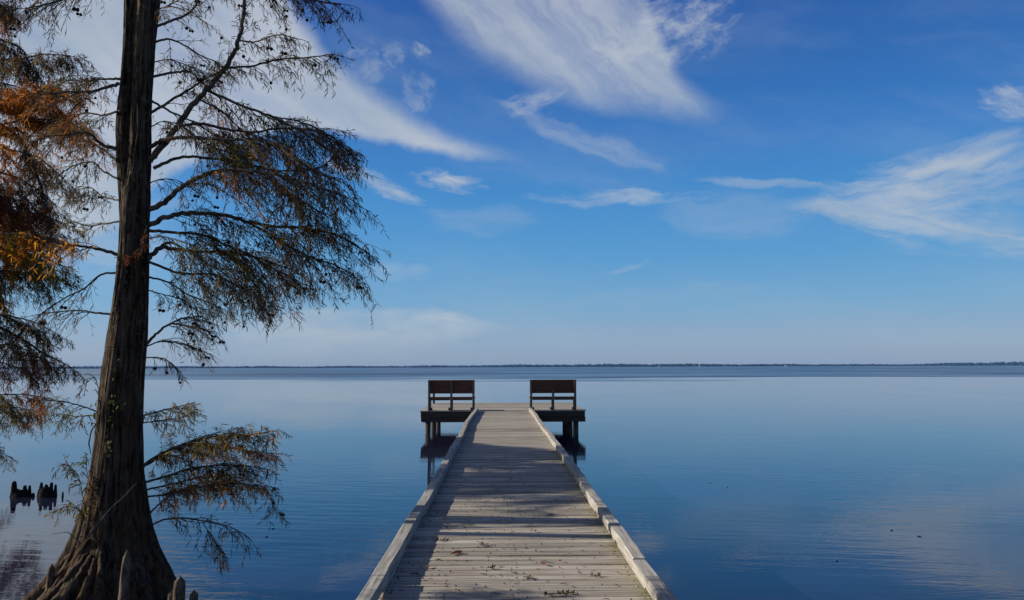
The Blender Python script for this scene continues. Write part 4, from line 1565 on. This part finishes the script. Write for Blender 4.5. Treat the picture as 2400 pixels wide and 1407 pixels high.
# ---- slim third cypress, wholly left of the frame: it casts the near bars of shade across the deck
TX3, TY3 = -6.3, 8.05
t3 = thing('cypress_tree', 'slim cypress left of the view casting the nearest bars of shade on the deck', 'tree', (0, 0, 0))
round_trunk(t3, TX3, TY3, 8.0, .12, 8)
for k, (z, dx, dy, dz) in enumerate(((6.2, -1.6, 1.0, .2), (6.6, 1.0, -1.2, .2), (6.9, .4, 1.5, .3), (7.1, -1.2, -1.0, .2), (5.6, -1.4, -.4, .1))):
    b0 = Vector((TX3, TY3, z))
    v = Vector((dx, dy, dz))
    B = Branch(610 + k)
    B.limb([b0, b0 + v * .4 + Vector((0, 0, .15)), b0 + v * .75 + Vector((0, 0, .1)), b0 + v], .022, .007, .2, .6, .09, DO, 1.0, .6, .09, .016, tl=.22, tstep=.07)
    B.finish(t3)
t4 = thing('cypress_tree', 'low bushy cypress left of the view shading the nearest planks of the deck', 'tree', (0, 0, 0))
round_trunk(t4, -5.4, 5.3, 4.6, .09, 12)
rg = random.Random(700)
for k in range(40):
    z = rg.uniform(.9, 3.9)
    an = rg.uniform(0, 360)
    v = Vector((math.cos(R(an)) * .9, math.sin(R(an)) * rg.uniform(.7, .95), rg.uniform(-.1, .25)))
    b0 = Vector((-5.4, 5.3, z))
    B = Branch(710 + k)
    B.limb([b0, b0 + v * .4 + Vector((0, 0, .1)), b0 + v * .75 + Vector((0, 0, .08)), b0 + v], .016, .005, .2, .34, .08, DO, 1.0, .5, .09, .018, tl=.16, tstep=.06)
    B.finish(t4)

# ---- unseen trees added behind the camera, blocking sky light on trunk and bench backs
rg = random.Random(900)
for k in range(26):
    x = -46 + k * 3.7 + rg.uniform(-1.2, 1.2)
    y = rg.uniform(-15, -8.5) if abs(x) > 4 else rg.uniform(-18, -13)
    h = rg.uniform(11, 16)
    t = thing('unseen_shore_tree', 'unseen leafy tree added behind the viewer to block sky light', 'tree', (x, y, 0), 'unseen trees added behind the pier')
    mb = MB()
    mb.tube([Vector((0, 0, -.6)), Vector((.1, 0, 2)), Vector((0, .15, h * .9))], [.3, .2, .04], 8)
    mb.build('trunk', M_BARK, t)
    mb = MB()
    for _ in range(420):
        z = h * (0.12 + .9 * rg.random())
        rr = 2.6 * (1.05 - z / h * .8) * math.sqrt(rg.random())
        a = rg.uniform(0, 6.28)
        p = Vector((math.cos(a) * rr, math.sin(a) * rr, z))
        u = Vector((rg.gauss(0, 1), rg.gauss(0, 1), rg.gauss(0, .6))).normalized() * rg.uniform(.2, .5)
        w = u.cross(Vector((rg.gauss(0, 1), rg.gauss(0, 1), rg.gauss(0, 1)))).normalized() * rg.uniform(.1, .22)
        c = rg.choice(PAL['olive'] + PAL['dark'] + PAL['brown'])
        mb.add([tuple(p - u), tuple(p + w), tuple(p + u), tuple(p - w)], [(0, 1, 2, 3)], c)
    mb.build('crown', M_LEAF, t)

# ---- air: thins the far shore to blue
HAZE = 0.22 / 4300
if HAZE:
    hz = MB()
    hz.box(-5600, 5600, -400, 4700, -5.0, 19.0)
    vm_ = bpy.data.materials.new('haze')
    vm_.use_nodes = True
    nt = vm_.node_tree
    nt.nodes.clear()
    o_ = nt.nodes.new('ShaderNodeOutputMaterial')
    v_ = nt.nodes.new('ShaderNodeVolumePrincipled')
    v_.inputs['Color'].default_value = (0.24, 0.5, 1.0, 1)
    v_.inputs['Density'].default_value = HAZE
    nt.links.new(v_.outputs[0], o_.inputs['Volume'])
    tag(hz.build('haze', vm_), kind='stuff')
